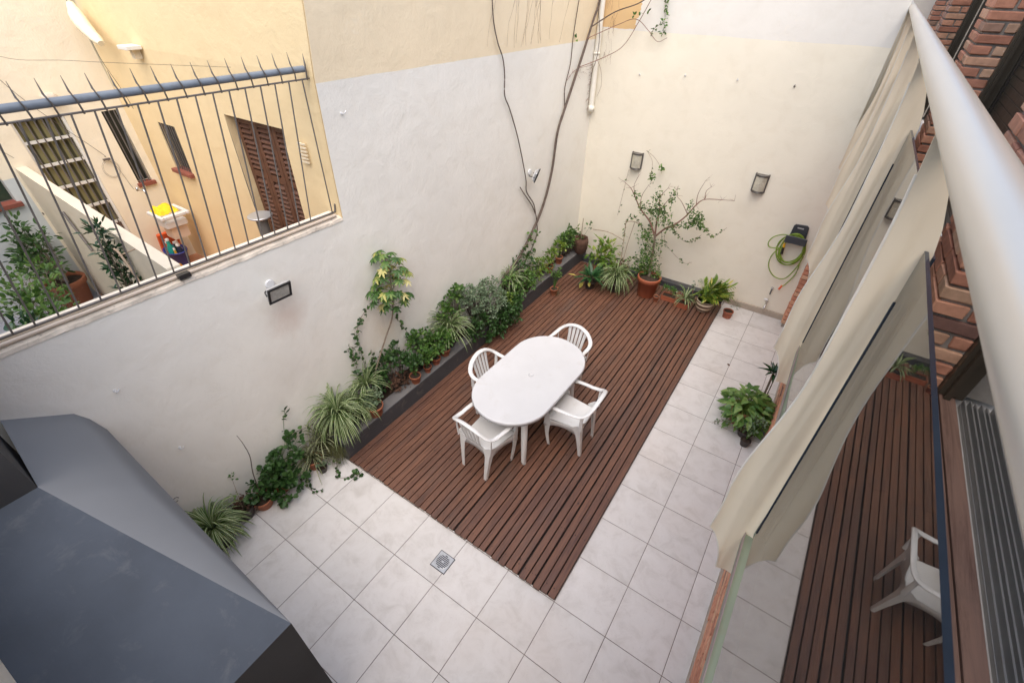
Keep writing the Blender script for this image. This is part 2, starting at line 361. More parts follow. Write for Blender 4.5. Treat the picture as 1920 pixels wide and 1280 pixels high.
M['planter_top'] = plain('planter_top_grey', (0.15,0.143,0.14), 0.75, var=0.15, scale=5, bmp=0.3, dirt=((0.3,0.25,0.2),0.5))  # lighter grey on the top than on the sides
M['soil'] = plain('soil', (0.045,0.028,0.018), 0.95, var=0.5, scale=30, bmp=1.0)
M['skirt'] = plain('skirting_tile', (0.42,0.35,0.28), 0.6, var=0.12, scale=8, dirt=((0.2,0.16,0.12),0.5))
M['terracotta'] = plain('terracotta', (0.36,0.125,0.062), 0.7, var=0.16, scale=9, bmp=0.15, dirt=((0.55,0.36,0.26),0.5))
M['plastic_terra'] = plain('terracotta_plastic', (0.36,0.105,0.05), 0.5, var=0.1, scale=7, dirt=((0.2,0.1,0.07),0.4))
M['dark_pot'] = plain('dark_pot', (0.05,0.04,0.035), 0.6, var=0.2, dirt=((0.12,0.1,0.08),0.5)); M['basket'] = plain('basket_fibre', (0.09,0.045,0.028), 0.9, var=0.4, scale=25, bmp=0.8)
M['ceramic_a'] = plain('ceramic_cream', (0.62,0.52,0.38), 0.35); M['ceramic_b'] = plain('ceramic_brown', (0.09,0.05,0.03), 0.35)
M['white_plastic'] = plain('white_plastic', (0.70,0.70,0.69), 0.38, var=0.03, scale=3, dirt=((0.50,0.46,0.41),0.42))
M['table_plastic'] = plain('table_white_plastic', (0.56,0.565,0.575), 0.36, var=0.05, scale=2.2, dirt=((0.47,0.455,0.43),0.42))
M['label_grey'] = plain('moulded_grey', (0.45,0.45,0.46), 0.5)
M['bark'] = plain('bark', (0.20,0.155,0.115), 0.9, var=0.3, scale=22, bmp=0.7); M['vine_bark'] = plain('vine_bark', (0.115,0.085,0.068), 0.9, var=0.3, scale=20, bmp=0.6)
M['twig'] = plain('twig', (0.24,0.13,0.095), 0.85, var=0.2, scale=20); M['dry'] = plain('dry_stalk', (0.36,0.27,0.19), 0.9, var=0.25, scale=20); M['trace'] = plain('dry_tendril_trace', (0.46,0.36,0.27), 0.95, var=0.15)
M['bark_reach'] = M['twig']
M['rail'] = plain('handrail_enamel', (0.62,0.57,0.49), 0.34, var=0.03, scale=3, metal=0.35)
for l_ in list(M['rail'].node_tree.nodes['Principled BSDF'].inputs['Roughness'].links): M['rail'].node_tree.links.remove(l_)
M['rail'].node_tree.nodes['Principled BSDF'].inputs['Roughness'].default_value = 0.33
M['fin'] = rustpaint('fin_paint', (0.90,0.74,0.53), amt=0.8, sc=8)
M['fin_edge'] = plain('sky_edge_and_coping', (0.82,0.74,0.62), 0.4); M['green_paint'] = plain('rail_green_paint', (0.23,0.26,0.175), 0.5, var=0.1, dirt=((0.25,0.2,0.12),0.4)); M['rail_pink'] = plain('glazing_bead', (0.30,0.23,0.20), 0.5, var=0.15)  # fin edge tone paints in the sky's brightness; also colours the coping
M['glass'] = glassmat(ior=3.0, dust=0.05); M['glass_edge'] = plain('glass_edge', (0.022,0.03,0.042), 0.15, var=0.2)
M['brown_metal'] = plain('bronze_aluminium', (0.085,0.068,0.048), 0.38, var=0.08, scale=3, metal=0.3); M['dark_frame'] = plain('dark_bronze', (0.045,0.036,0.028), 0.45, metal=0.3)
M['track'] = plain('aluminium_track', (0.38,0.37,0.35), 0.4, metal=0.5, var=0.1); M['track_l'] = plain('aluminium_edge', (0.55,0.56,0.55), 0.3, metal=0.8)
M['door_glass'] = plain('dark_door_glass', (0.012,0.017,0.024), 0.08, var=0.1)
M['brick'] = brickmat(); M['mortar'] = plain('mortar', (0.30,0.265,0.225), 0.95, var=0.2, scale=20, bmp=0.8)
M['iron'] = plain('grey_iron_paint', (0.13,0.115,0.105), 0.5, var=0.2, scale=12); M['pipe_blue'] = plain('blue_grey_pipe', (0.185,0.215,0.25), 0.5, var=0.14, scale=7, dirt=((0.12,0.12,0.12),0.5))
M['black'] = plain('black_plastic', (0.018,0.018,0.02), 0.4, var=0.1); M['anthracite'] = plain('anthracite_plastic', (0.045,0.05,0.058), 0.45, var=0.1)
M['pewter'] = plain('pewter_metal', (0.16,0.15,0.14), 0.4, metal=0.6, var=0.2, scale=15); M['white_metal'] = plain('white_bracket', (0.7,0.7,0.7), 0.4, var=0.06); M['lamp_diff'] = plain('ribbed_lamp_glass', (0.50,0.47,0.38), 0.25, var=0.2, scale=12)
M['led'] = plain('led_window', (0.42,0.41,0.37), 0.3, var=0.2, scale=30); M['hose'] = plain('green_hose', (0.22,0.33,0.035), 0.4, var=0.2, scale=10); M['hose2'] = plain('yellow_green_stripe', (0.50,0.55,0.08), 0.4)
M['orange'] = plain('orange_plastic', (0.75,0.12,0.03), 0.45); M['yellow_p'] = plain('yellow_plastic', (0.75,0.42,0.02), 0.45); M['chrome'] = plain('chrome', (0.6,0.6,0.6), 0.2, metal=1.0, var=0.1)
M['steel'] = plain('brushed_steel', (0.55,0.56,0.57), 0.35, metal=0.6, var=0.1); M['drain_hole'] = plain('drain_hole', (0.02,0.02,0.025), 0.8)
M['pvc'] = plain('white_pvc', (0.84,0.80,0.70), 0.5, var=0.08)
M['shutter'] = plain('shutter_wood', (0.115,0.050,0.028), 0.55, var=0.2, scale=12); M['red_tile'] = plain('red_sill_tile', (0.25,0.075,0.05), 0.6, var=0.15, scale=15)
M['white_paint'] = plain('white_window_paint', (0.78,0.76,0.70), 0.45, var=0.05); M['room'] = plain('dark_interior', (0.035,0.035,0.025), 0.9)
M['orange_tile'] = plain('orange_floor_tile', (0.52,0.25,0.14), 0.65, var=0.12, scale=8); M['blue_floor'] = plain('grey_blue_floor', (0.33,0.34,0.39), 0.7, var=0.15, scale=5, dirt=((0.2,0.17,0.15),0.5))
M['yellow_cloth'] = plain('yellow_cloth', (0.85,0.62,0.02), 0.85, var=0.12, scale=30, bmp=0.6); M['blue_p'] = plain('blue_plastic', (0.03,0.05,0.28), 0.4); M['teal_p'] = plain('teal_plastic', (0.02,0.35,0.30), 0.35); M['pink_p'] = plain('pink_cloth', (0.7,0.25,0.35), 0.8)
M['navy'] = plain('navy_cloth', (0.015,0.022,0.06), 0.85, bmp=0.4); M['beige_stone'] = plain('sink_cement', (0.62,0.50,0.40), 0.8)
# curtain behind the white window
def curtainmat():
    m, nt, bs = newmat('curtain_cloth'); p = geo_pos(nt); w = nt.nodes.new('ShaderNodeTexWave'); w.wave_type = 'BANDS'; w.bands_direction = 'Y'
    w.inputs['Scale'].default_value = 4.2; w.inputs['Distortion'].default_value = 0.7; w.inputs['Detail'].default_value = 2; nt.links.new(p, w.inputs[0])
    r = ramp(nt, w.outputs['Fac'], [(0.2, (0.05,0.045,0.02)), (0.6, (0.26,0.235,0.11))]); nt.links.new(r.outputs[0], bs.inputs['Base Color']); bs.inputs['Roughness'].default_value = 0.9; return m
M['curtain'] = curtainmat()
G = lambda *c: c
M['leaf_dark'] = leafmat('leaf_dark_green', [(0, (0.022,0.062,0.014)), (0.6, (0.05,0.125,0.028)), (1, (0.10,0.20,0.05))])
M['leaf_mid'] = leafmat('leaf_mid_green', [(0, (0.035,0.095,0.018)), (0.5, (0.085,0.19,0.035)), (1, (0.19,0.31,0.065))])
M['leaf_light'] = leafmat('leaf_light_green', [(0, (0.07,0.16,0.02)), (0.5, (0.15,0.27,0.035)), (1, (0.36,0.42,0.07))])
M['leaf_grey'] = leafmat('leaf_grey_green', [(0, (0.09,0.14,0.07)), (0.5, (0.18,0.26,0.15)), (1, (0.34,0.41,0.27))])
M['leaf_yellow'] = leafmat('leaf_yellow', [(0, (0.45,0.36,0.05)), (1, (0.72,0.62,0.15))])
M['leaf_varieg'] = leafmat('leaf_variegated', [(0, (0.04,0.11,0.02)), (0.4, (0.10,0.22,0.045)), (0.6, (0.28,0.36,0.08)), (0.7, (0.60,0.56,0.16)), (1, (0.78,0.70,0.32))])
M['leaf_shiny'] = leafmat('leaf_glossy_dark', [(0, (0.008,0.03,0.012)), (0.7, (0.02,0.07,0.025)), (1, (0.08,0.16,0.08))], 0.22, 0.1)
M['sp_green'] = leafmat('spider_leaf_green', [(0, (0.06,0.14,0.025)), (1, (0.16,0.28,0.055))]); M['sp_cream'] = leafmat('spider_leaf_stripe', [(0, (0.42,0.47,0.24)), (1, (0.68,0.69,0.48))])
M['sp_dark'] = leafmat('spider_leaf_dark', [(0, (0.05,0.06,0.02)), (1, (0.13,0.15,0.04))])
M['wisp'] = leafmat('fern_wisp', [(0, (0.12,0.13,0.05)), (1, (0.24,0.24,0.10))], 0.8)
M['moss'] = plain('brown_dry_leaves', (0.10,0.05,0.03), 0.95, var=0.5, scale=30, bmp=1.0)

# ================================================================ setting: floor
f = MB(); f.add([T(-7.2,-7,0), T(6,-7,0), T(6,12.4,0), T(-7.2,12.4,0)], [(0,1,2,3)]); tag(f.build('courtyard_floor', M['tiles']), kind='structure')
g = MB(); g.box((-60,-60,-0.35), (60,60,-0.06)); tag(g.build('ground', M['soil']), kind='structure')

# deck : individual boards with gaps, butt joints, a few displaced ends
random.seed(4)
deck = thing('wooden_deck', T(-2.7,5.8,0), 'dark red-brown slatted wooden deck under the white table', 'deck')
dk = MB(); pitch = 5.44*S/35; zt = 0.085*S
for i in range(35):
    gp_ = 0.0088 + (0.007 if i in (19, 24, 29, 31) else 0) + random.uniform(0, 0.0025); x0 = -5.44*S + i*pitch + 0.0045; x1 = x0 + pitch - gp_
    y0 = -0.003 + random.uniform(-0.006, 0.006); cuts = [y0]
    js = [6.05, 6.12][i % 2] if i % 5 else 7.2
    if i < 12: js = 5.0 + (i % 3)*1.2
    cuts.append(js*S + random.uniform(-0.01, 0.01))
    if i in (22, 23, 27): cuts.append((8.2 + (i % 2)*0.9)*S)
    cuts.append((11.62 + random.uniform(-0.03, 0.03))*S)
    for a, b in zip(cuts, cuts[1:]):
        jz = random.uniform(-0.002, 0.002); jx = random.uniform(-0.0012, 0.0012)
        dk.box((x0+jx, a+0.0015, zt-0.022+jz), (x1+jx, b-0.0015, zt+jz), bev=0.002)
for y in [0.18 + 1.12*k for k in range(11)]:
    for i in range(35):
        for q in (0.28, 0.66):
            if random.random() < 0.25: continue
            cx = -5.44*S + (i+q)*pitch + random.uniform(-.004,.004); cy = y*S + random.uniform(-.006,.006); r_ = random.uniform(.0025,.0055)
            dk.lathe([(r_, zt-0.002), (r_, zt+0.0022), (0.0005, zt+0.0024)], (cx, cy, 0), 6, m=1)
dk.build('boards', [M['deck'], M['dark_frame']], deck)
sk = MB()
for y in [0.12 + 1.12*k for k in range(11)]: sk.box((-5.43*S, y*S, 0.004), (-0.02*S, (y+0.12)*S, zt-0.025))
sk.build('joists', M['deck_dark'], deck)
sk2 = MB(); sk2.box((-5.44*S, 0.012, 0.003), (-0.003, 11.6*S, 0.0045)); sk2.build('gap_shade_sheet', M['deck_dark'], deck)  # near-black sheet added under the boards, deepening the shade in the gaps
# skirtings, drain
s = MB(); s.box(T(-0.02,11.93,0.002), T(1.88,12.05,0.20), bev=0.003); tag(s.build('tile_skirting', M['skirt']), 'beige tile skirting along the foot of the cream wall', 'skirting')
s = MB(); s.box(T(-5.44,11.72,0.02), T(-0.05,11.99,0.24), bev=0.004); tag(s.build('low_kerb', M['planter']), 'dark grey low kerb behind the pots on the deck', 'kerb')
dr = thing('floor_drain', T(-2.13,-0.585,0), 'square steel floor drain with slotted round grate in the tiles', 'drain')
d = MB(); R_ = Matrix.Rotation(0, 3, 'Z'); c0 = T(-2.13,-0.585,0); w = 0.16*S
d.box(c0+V(-w-.006,-w-.006,0.001), c0+V(w+.006,w+.006,0.0035)); d.build('dark_rim', M['drain_hole'], dr)
d = MB(); d.box(c0+V(-w,-w,0.001), c0+V(w,w,0.006)); d.build('plate', M['steel'], dr)
d = MB(); d.lathe([(w*.86,0.0062),(w*.86,0.0068),(w*.8,0.0068)], c0, 28); d.build('grate_ring', M['steel'], dr)
d = MB()
for k in range(-4, 5):
    yy = k*w*.19; hw = math.sqrt(max(0, (w*.78)**2-yy*yy))
    if abs(k) == 0: d.box(c0+V(-hw,yy-.0035,.0069), c0+V(-w*.16,yy+.0035,.0076)); d.box(c0+V(w*.16,yy-.0035,.0069), c0+V(hw,yy+.0035,.0076))
    else: d.box(c0+V(-hw,yy-.0035,.0069), c0+V(hw,yy+.0035,.0076))
d.build('slots', M['drain_hole'], dr)

# ================================================================ walls
TOP = 12.5
w = MB()   # party wall: low part under the fence, tall part from y=1.5 on (leaning edge)
def wp(y, z): return T(XW(y), y, z)
th = 0.33
e = [(1.80,5.03),(1.82,6.2),(1.86,7.5),(1.96,8.5),(2.02,TOP)]
front = [wp(-5,-0.1), wp(12.2,-0.1), wp(12.2,TOP)] + [wp(y,z) for y,z in reversed(e)] + [wp(-5,5.03)]
w.prism(front, (-th*S, 0, 0))
for i_, f_ in enumerate(w.f):
    a_, b_, c_ = [Vector(w.v[k]) for k in f_[:3]]
    if len(f_) == 4 and abs((b_-a_).cross(c_-b_).normalized().y) > 0.9 and a_.y < 2.1*S and a_.z > 5.0*S: w.m[i_] = 1
pw = w.build('party_wall', [M['grey_wall'], M['yellow_wall']]); tag(fix(pw), 'tall rendered party wall painted pale grey below and beige above', 'wall')
# crumbling mortar ledge on the low wall
random.seed(8); w = MB(); n = 90
top = []; 
for i in range(n+1):
    y = -5 + i*(1.795+5)/n; j = noise.noise(Vector((y*3.1,0,0)))*0.035 + noise.noise(Vector((y*9,2,0)))*0.02
    top.append((y, j))
vs = []; fs = []
for y, j in top:
    xw = XW(y); vs += [T(xw+0.012+max(0,j)*0.5,y,5.035+j*0.6), T(xw+0.0-abs(j)*0.6,y,5.085+j*0.6), T(xw-0.10-j,y,5.12+j*0.5), T(xw-0.335,y,5.12)]
for i in range(n):
    for k in range(3): a = i*4+k; fs.append((a, a+1, a+5, a+4))
w.add(vs, fs); tag(w.build('mortar_ledge', M['cap']), 'crumbling cement ledge on top of the low wall under the fence', 'ledge')
w = MB()   # smooth kerb behind the bars
w.prism([T(XW(-5)-.325,-5,5.125), T(XW(-5)-.20,-5,5.125), T(XW(1.7)-.20,1.75,5.125), T(XW(1.7)-.325,1.75,5.125)], (0,0,0.018)); tag(w.build('coping_strip', M['fin_edge']), 'off-white coping strip behind the bars of the fence', 'coping')
w = MB(); w.tube([T(XW(-5)-0.065,-5,5.155), T(XW(-2)-0.065,-2,5.15), T(XW(1.7)-0.065,1.70,5.155)], 0.0125, 10); tag(w.build('rusty_conduit', rustpaint('conduit_paint', (0.60,0.50,0.40), amt=0.8, sc=5, streak=False)), 'rust-stained cream pipe lying along the foot of the fence', 'pipe')

w = MB(); w.prism([T(-6.6,12,-.1),T(4.2,12,-.1),T(4.2,12,5.10),T(1.57,12,5.10),T(1.57,12,TOP),T(-6.6,12,TOP)], (0,.4*S,0)); tag(fix(w.build('cream_wall', M['cream_wall'])), 'tall cream end wall behind the potted tree', 'wall')
w = MB(); w.box(T(-7,-5.3,-0.1), T(3.4,-4.8,5.6)); tag(w.build('boundary_wall', M['south']), 'cream wall end at the bottom left corner below the grey hood', 'wall')

w = MB(); w.box(T(-16.5,-5.9,0), T(-7.05,-5.35,9.5)); tag(w.build('added_shade_wall', M['south']), 'tall unseen wall added south of the neighbour patio to block the sun', 'wall')  # unseen, added to put the patio's dividing wall in shade
# ---------------------------------------------------------------- barbecue hood
hd = thing('barbecue_hood', T(-4,-4,0), 'grey painted masonry barbecue hood with sloping sides and dark chimney', 'barbecue hood')
Vc = T(-1.66,-3.12,3.5); Jc = T(-4.7,-3.9,4.32)
wc = [(-3.02,3.36),(-3.10,3.66),(-3.20,3.86),(-3.80,4.26)]
wpts = [T(XW(y)-0.02, y, z) for y, z in wc]
hs = MB(); vs = []; fs = []; NU = 26
for i in range(len(wc)):
    a = wpts[i]; b = Vc if i < len(wc)-1 else Jc
    for k in range(NU+1):
        t = k/NU
        if i == len(wc)-1: p = a.lerp(Jc, min(1, t*2)) if t < .5 else Jc.lerp(Vc, (t-.5)*2)
        else:
            p = a.lerp(Vc, t); q = wpts[-1].lerp(Jc, min(1, t*2)) if t < .5 else Jc.lerp(Vc, (t-.5)*2)
            s_ = i/(len(wc)-1); l = wpts[0].lerp(Vc, t)
            cw = (wc[i][0]-wc[0][0])/(wc[-1][0]-wc[0][0]); cz = (wc[i][1]-wc[0][1])/(wc[-1][1]-wc[0][1])
            p = V(l.x+(q.x-l.x)*cw, l.y+(q.y-l.y)*cw, l.z+(q.z-l.z)*cz)
        vs.append(p)
for i in range(len(wc)-1):
    for k in range(NU): a = i*(NU+1)+k; fs.append((a, a+1, a+NU+2, a+NU+1))
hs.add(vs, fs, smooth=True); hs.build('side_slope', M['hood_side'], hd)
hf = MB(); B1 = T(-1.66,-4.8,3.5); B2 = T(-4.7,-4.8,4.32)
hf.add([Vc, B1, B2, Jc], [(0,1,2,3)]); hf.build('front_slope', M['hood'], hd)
hb = MB(); lo = -0.02
hb.add([Vc, B1, V(B1.x,B1.y,lo), V(Vc.x,Vc.y,lo)], [(0,1,2,3)]); hb.add([Vc, wpts[0], V(wpts[0].x,wpts[0].y,lo), V(Vc.x,Vc.y,lo)], [(0,1,2,3)])
hb.build('body', M['soot'], hd)
ch = MB(); ch.box(T(-6.5,-4.85,3.2), T(-4.7,-3.905,TOP)); ch.build('chimney', M['soot'], hd)

# ================================================================ planter along the grey wall
pl = thing('long_planter', T(-5.7,6,0), 'long dark grey masonry planter box along the grey wall', 'planter')
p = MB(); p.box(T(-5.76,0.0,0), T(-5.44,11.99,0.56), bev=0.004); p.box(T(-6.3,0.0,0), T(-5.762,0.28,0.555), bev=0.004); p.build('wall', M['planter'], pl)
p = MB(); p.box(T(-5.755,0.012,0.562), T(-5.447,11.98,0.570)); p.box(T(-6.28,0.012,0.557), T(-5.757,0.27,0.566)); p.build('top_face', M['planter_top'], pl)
p = MB(); vs=[];fs=[]
for i in range(80):
    for k in range(5):
        y = 0.28+i*11.7/79; xa = XW(y)+0.0; x = xa+(-5.76-xa)*k/4; vs.append(T(x,y,0.46+noise.noise(Vector((x*4,y*2.5,0)))*0.05))
for i in range(79):
    for k in range(4): a=i*5+k; fs.append((a,a+1,a+6,a+5))
p.add(vs,fs,smooth=True); p.build('soil', M['soil'], pl)
# ================================================================ the apartment building on the right
bd = thing('apartment_building', T(3,4,0), 'brick apartment building with bronze window frames behind the balcony rail', 'building')
b = MB(); b.box(T(2.4,-4.79,-0.05), T(2.75,24,5.15)); b.build('ground_floor_wall', M['mortar'], bd)
random.seed(21)
def brick(mb, a, b_, j=0.004):
    a = Vector(a); b_ = Vector(b_); st = len(mb.v); mb.box(a, b_, c=random.random(), bev=random.uniform(0.003, 0.007))
    for i in range(st, len(mb.v)): v = mb.v[i]; mb.v[i] = (v[0]+random.uniform(-j,j)*.6, v[1]+random.uniform(-j,j)*.6, v[2]+random.uniform(-j,j)*.5)
CH = 0.15*S; BH = 0.053
def brick_face(mb, x, y0, y1, z0, z1, dep=0.10, L=0.235):
    """courses along Y on a face looking to -x"""
    z = z0; r = 0
    while z + BH < z1:
        y = y0 - (L*0.5 if r % 2 else 0)
        while y < y1:
            a = max(y, y0); e_ = min(y + L - 0.013, y1)
            if e_ - a > 0.03: brick(mb, (x+random.uniform(-.004,.004), a, z), (x+dep, e_, z+BH))
            y += L
        z += CH; r += 1
gb = MB(); brick_face(gb, 2.37*S, -2.5*S, 11.5*S, 0.16*S, 5.1*S, 0.05); gb.build('ground_floor_brickwork', M['brick'], bd)
gs = MB(); gs.box(T(2.345,-4.79,0.002), T(2.41,11.5,0.15)); gs.build('wall_skirting', M['skirt'], bd)
pp = MB(); pp.box(T(1.905,11.56,0.0), T(2.39,11.99,5.1)); pp.build('pilaster', M['mortar'], bd)
pb = MB(); brick_face(pb, 1.86*S, 11.5*S, 11.985*S, 0.16*S, 5.1*S, 0.03)
z = 0.16*S; r = 0
while z + BH < 5.1*S:
    brick(pb, (1.875*S, 11.48*S, z), (2.38*S-(0.11 if r % 2 else 0), 11.56*S, z+BH)); z += CH; r += 1
pb.build('pilaster_brickwork', M['brick'], bd)
sl = MB(); sl.box(T(1.885,-4.79,5.15), T(3.9,24,5.62)); sl.build('balcony_slab', plain('slab_render', (0.45,0.42,0.38), 0.8), bd)
random.seed(12); bw = MB(); x = 1.9
while x < 3.1:
    wdt = 0.155 if x < 2.9 else 0.14
    bw.box((x*S, -4.78*S, 5.63*S), (min(x+wdt, 3.155)*S-0.006, 1.60*S if x > 2.5 else 23.9*S, 5.70*S+random.uniform(-.001,.001)), bev=0.002); x += wdt
bw.build('balcony_boards', M['balc_wood'], bd)
def pier(y0, y1, z0=5.70, z1=TOP-0.5, xi=2.965):
    c = MB(); c.box((2.575*S, y0*S+0.014, z0*S), (3.6*S, y1*S-0.014, z1*S)); pr = c.build('brick_pier', M['mortar'], bd)
    k = MB(); X0, X1, Y0, Y1 = 2.54*S, xi*S, y0*S, y1*S; z = z0*S + 0.006; r = 0
    while z + BH < z1*S:
        jx = random.uniform(-.003,.003); jy = random.uniform(-.003,.003)
        if r % 2 == 0:
            brick(k, (X0+jx, Y0+jy, z), (X1, Y0+0.112, z+BH)); ys = Y0+0.126
        else:
            brick(k, (X0+jx, Y0+jy, z), (X0+0.112, Y0+0.235, z+BH)); brick(k, (X0+0.128, Y0+jy, z), (X1, Y0+0.06, z+BH)); ys = Y0+0.25
        y = ys
        while y < Y1-0.02:
            e_ = min(y+random.choice([0.112,0.235,0.235]), Y1); 
            if Y1-e_ < 0.05: e_ = Y1
            brick(k, (X0+random.uniform(-.003,.004), y, z), (X0+0.10, e_, z+BH)); y = e_+0.014
        z += CH; r += 1
    k.build('brickwork', M['brick'], pr)
pier(1.58, 2.85); pier(7.80, 8.95); pier(16.0, 17.4); pier(22.5, 24.0); pier(-4.79, -4.2)
def frame(y, name='window_frame'):
    q = MB(); q.box(T(2.967,y-0.05,5.70), T(3.165,y+0.30,TOP-0.5), bev=0.003); q.box(T(3.01,y-0.11,5.70), T(3.06,y-0.05,TOP-0.5)); q.build(name, M['brown_metal'], bd)
frame(1.56); frame(7.78); frame(15.98); frame(22.48)
q = MB(); z = 5.72
while z < TOP-1.2: q.box(T(3.19,2.85,z), T(3.22,7.73,z+0.115), bev=0.002); z += 0.12
q.box(T(3.19,8.95,5.72), T(3.22,15.9,TOP-1))
q.build('roller_shutter', M['brown_metal'], bd)
q = MB(); q.box(T(3.16,7.62,5.70), T(3.23,7.73,TOP-1), bev=0.002); q.box(T(3.225,2.86,5.7), T(3.25,7.8,TOP-1)); q.build('shutter_guide', M['dark_frame'], bd)
q = MB(); q.box(T(3.20,17.4,5.70), T(3.24,22.4,TOP-1)); q.build('window_pane', M['door_glass'], bd)
# sliding door behind the near opening
dr_ = MB(); 
for k in range(6): dr_.box(T(3.17+k*0.043,-4.18,5.62), T(3.17+k*0.043+0.012,1.52,5.715+0.012*(k % 2)))
dr_.box(T(3.165,-4.18,5.60), T(3.45,1.52,5.66)); dr_.build('sliding_track', M['track'], bd)
dd = MB(); dd.box(T(3.44,-4.18,5.66), T(3.50,1.54,5.86), bev=0.002); dd.box(T(3.44,-4.18,5.66), T(3.50,-4.0,11)); dd.box(T(3.44,1.36,5.66), T(3.50,1.54,11)); dd.box(T(3.44,-1.4,5.86), T(3.50,-1.22,11)); dr0 = dd.build('sliding_door', M['dark_frame'], bd)
dd = MB(); dd.box(T(3.465,-4.0,5.86), T(3.475,1.36,11)); dd.build('door_glass', M['door_glass'], dr0)
dd = MB(); dd.box(T(3.425,-4.18,5.70), T(3.438,1.54,5.76)); dd.build('track_edge', M['track_l'], dr0)
dd = MB(); dd.box(T(3.3,-4.79,11.0), T(3.9,2.85,TOP-.5)); dd.build('wall_above_door', M['mortar'], bd)

w = MB(); w.box(T(-1.0,24.02,0), T(4.5,24.5,TOP)); tag(w.build('boundary_wall', M['south']), 'pale wall closing the far end of the balcony behind the handrail', 'wall')
# ---------------------------------------------------------------- balcony railing
rl = thing('balcony_railing', T(1.8,2,5.5), 'pale metal balcony railing with wavy fins, clear glass panels and thick round handrail', 'railing')
h = MB(); h.tube([T(1.63,-4.6,8.43), T(1.63,0,8.43), T(1.63,12,8.43), T(1.63,23.98,8.43)], 0.031, 32); h.build('handrail', M['rail'], rl)
prof_a = [(8.38,-.205),(8.0,-.178),(7.5,-.166),(7.05,-.162),(6.75,-.18),(6.45,-.218),(6.2,-.25),(5.95,-.262),(5.7,-.256),(5.39,-.262)]
prof_b = [(5.39,-.262),(5.33,-.205),(5.24,-.155),(5.12,-.118),(4.94,-.09)]
def fin(y, dx=0.0):
    row = [(p.x, p.z) for p in curve_pts([(o, 0, z) for z, o in prof_a], 4)] + [(p.x, p.z) for p in curve_pts([(o, 0, z) for z, o in prof_b], 4)][1:]
    nu = 12; vs = []; fs = []; n = len(row)
    for side in (0, 1):
        for o, z in row:
            inn = 0.015 if z <= 7.93 else 0.015 - (z-7.93)/0.435*0.145
            if z < 5.5: inn = 0.03
            for k in range(nu+1):
                u = k/nu; x = o + (inn-o)*u; d = x - inn            # bent sheet: two soft folds that follow the length
                amp = 0.010*min(1, max(0, (8.3-z)))
                yy = amp*(math.sin((x+0.27)*math.tau/0.20) + 0.9*math.exp(-((x+0.085+0.03*math.sin(z*1.3))/0.014)**2)) - 0.012*(1-u)**2*math.sin(z*1.6)
                vs.append(T(1.8+dx+x, y+yy+(0.010 if side else 0), z))
    N = n*(nu+1)
    for i in range(n-1):
        for k in range(nu): a = i*(nu+1)+k; fs.append((a,a+nu+1,a+nu+2,a+1)); fs.append((N+a,N+a+1,N+a+nu+2,N+a+nu+1))
    k_ = MB(); k_.add(vs, fs, smooth=True); fe = []
    for i in range(n-1):
        a = i*(nu+1); fe.append((a,N+a,N+a+nu+1,a+nu+1)); b = a+nu; fe.append((b,b+nu+1,N+b+nu+1,N+b))
    for k in range(nu): a = (n-1)*(nu+1)+k; fe.append((a,N+a,N+a+1,a+1)); fe.append((k,k+1,N+k+1,N+k))
    k_.add(vs, fe); o_ = k_.build('post', M['fin'], rl)
    e_ = MB(); e_.tube([vs[i*(nu+1)]+V(-.001,.0022,0) for i in range(2,n)], 0.0032, 6); e_.build('edge_sky_glint', M['fin_edge'], o_)  # pale tube added along the edge for its brightness under the sky
fy = [-3.70,-0.935,1.84,4.6,7.36,10.12,12.88,15.64,18.4,21.16]
for y in fy: fin(y)
slopes = [0.0, 0.011, -0.02, 0.004, -0.004, 0, 0, 0, 0, 0]
for i in range(9):
    y0, y1 = fy[i]+0.03, fy[i+1]-0.012; yc = (y0+y1)/2; L = (y1-y0)/2
    sl_ = slopes[i+1]
    g = MB(); t_ = 0.0035; 
    xc_ = 1.768 if i == 0 else 1.8
    def gp(y, z, o): return V(xc_*S + (y-yc)*sl_*S + o, (y+(z-7.86)*(0.10 if i == 0 else (0.06 if i == 1 else 0.0)))*S, ((5.82 if i == 0 else z) if z < 7 else (7.90 if i == 0 else z))*S)
    cor = [gp(y0,5.60,-t_), gp(y1,5.60,-t_), gp(y1,7.86,-t_), gp(y0,7.86,-t_), gp(y0,5.60,t_), gp(y1,5.60,t_), gp(y1,7.86,t_), gp(y0,7.86,t_)]
    g.add(cor, [(0,3,2,1),(4,5,6,7)]); o = g.build('glass_panel', M['glass'], rl)
    gk = MB(); a_, b_2 = gp(y1, 5.60, 0), gp(y1, 7.86, 0); d_ = b_2 - a_
    gk.tube([a_ + d_*0.03 + V(-.004,-.004,0), a_ + d_*0.88 + V(-.004,-.004,0)], 0.0024, 6); gk.build('dark_edge_line', M['glass_edge'], o)  # thin tube added to show the pane's dark end edge
    g = MB(); g.add(cor, [(3,7,6,2),(0,1,5,4),(1,2,6,5),(0,4,7,3)]); g.build('polished_edge', M['glass_edge'], o)
g = MB(); g.box(T(1.765,-4.79,5.40), T(1.842,23.98,5.50), bev=0.002); g.build('bottom_rail', M['green_paint'], rl)
g = MB(); g.box(T(1.848,-4.79,5.45), T(1.876,23.98,5.60), bev=0.002); g.box(T(1.764,-4.79,5.44), T(1.770,23.98,5.52)); g.build('glazing_bead', M['rail_pink'], rl)

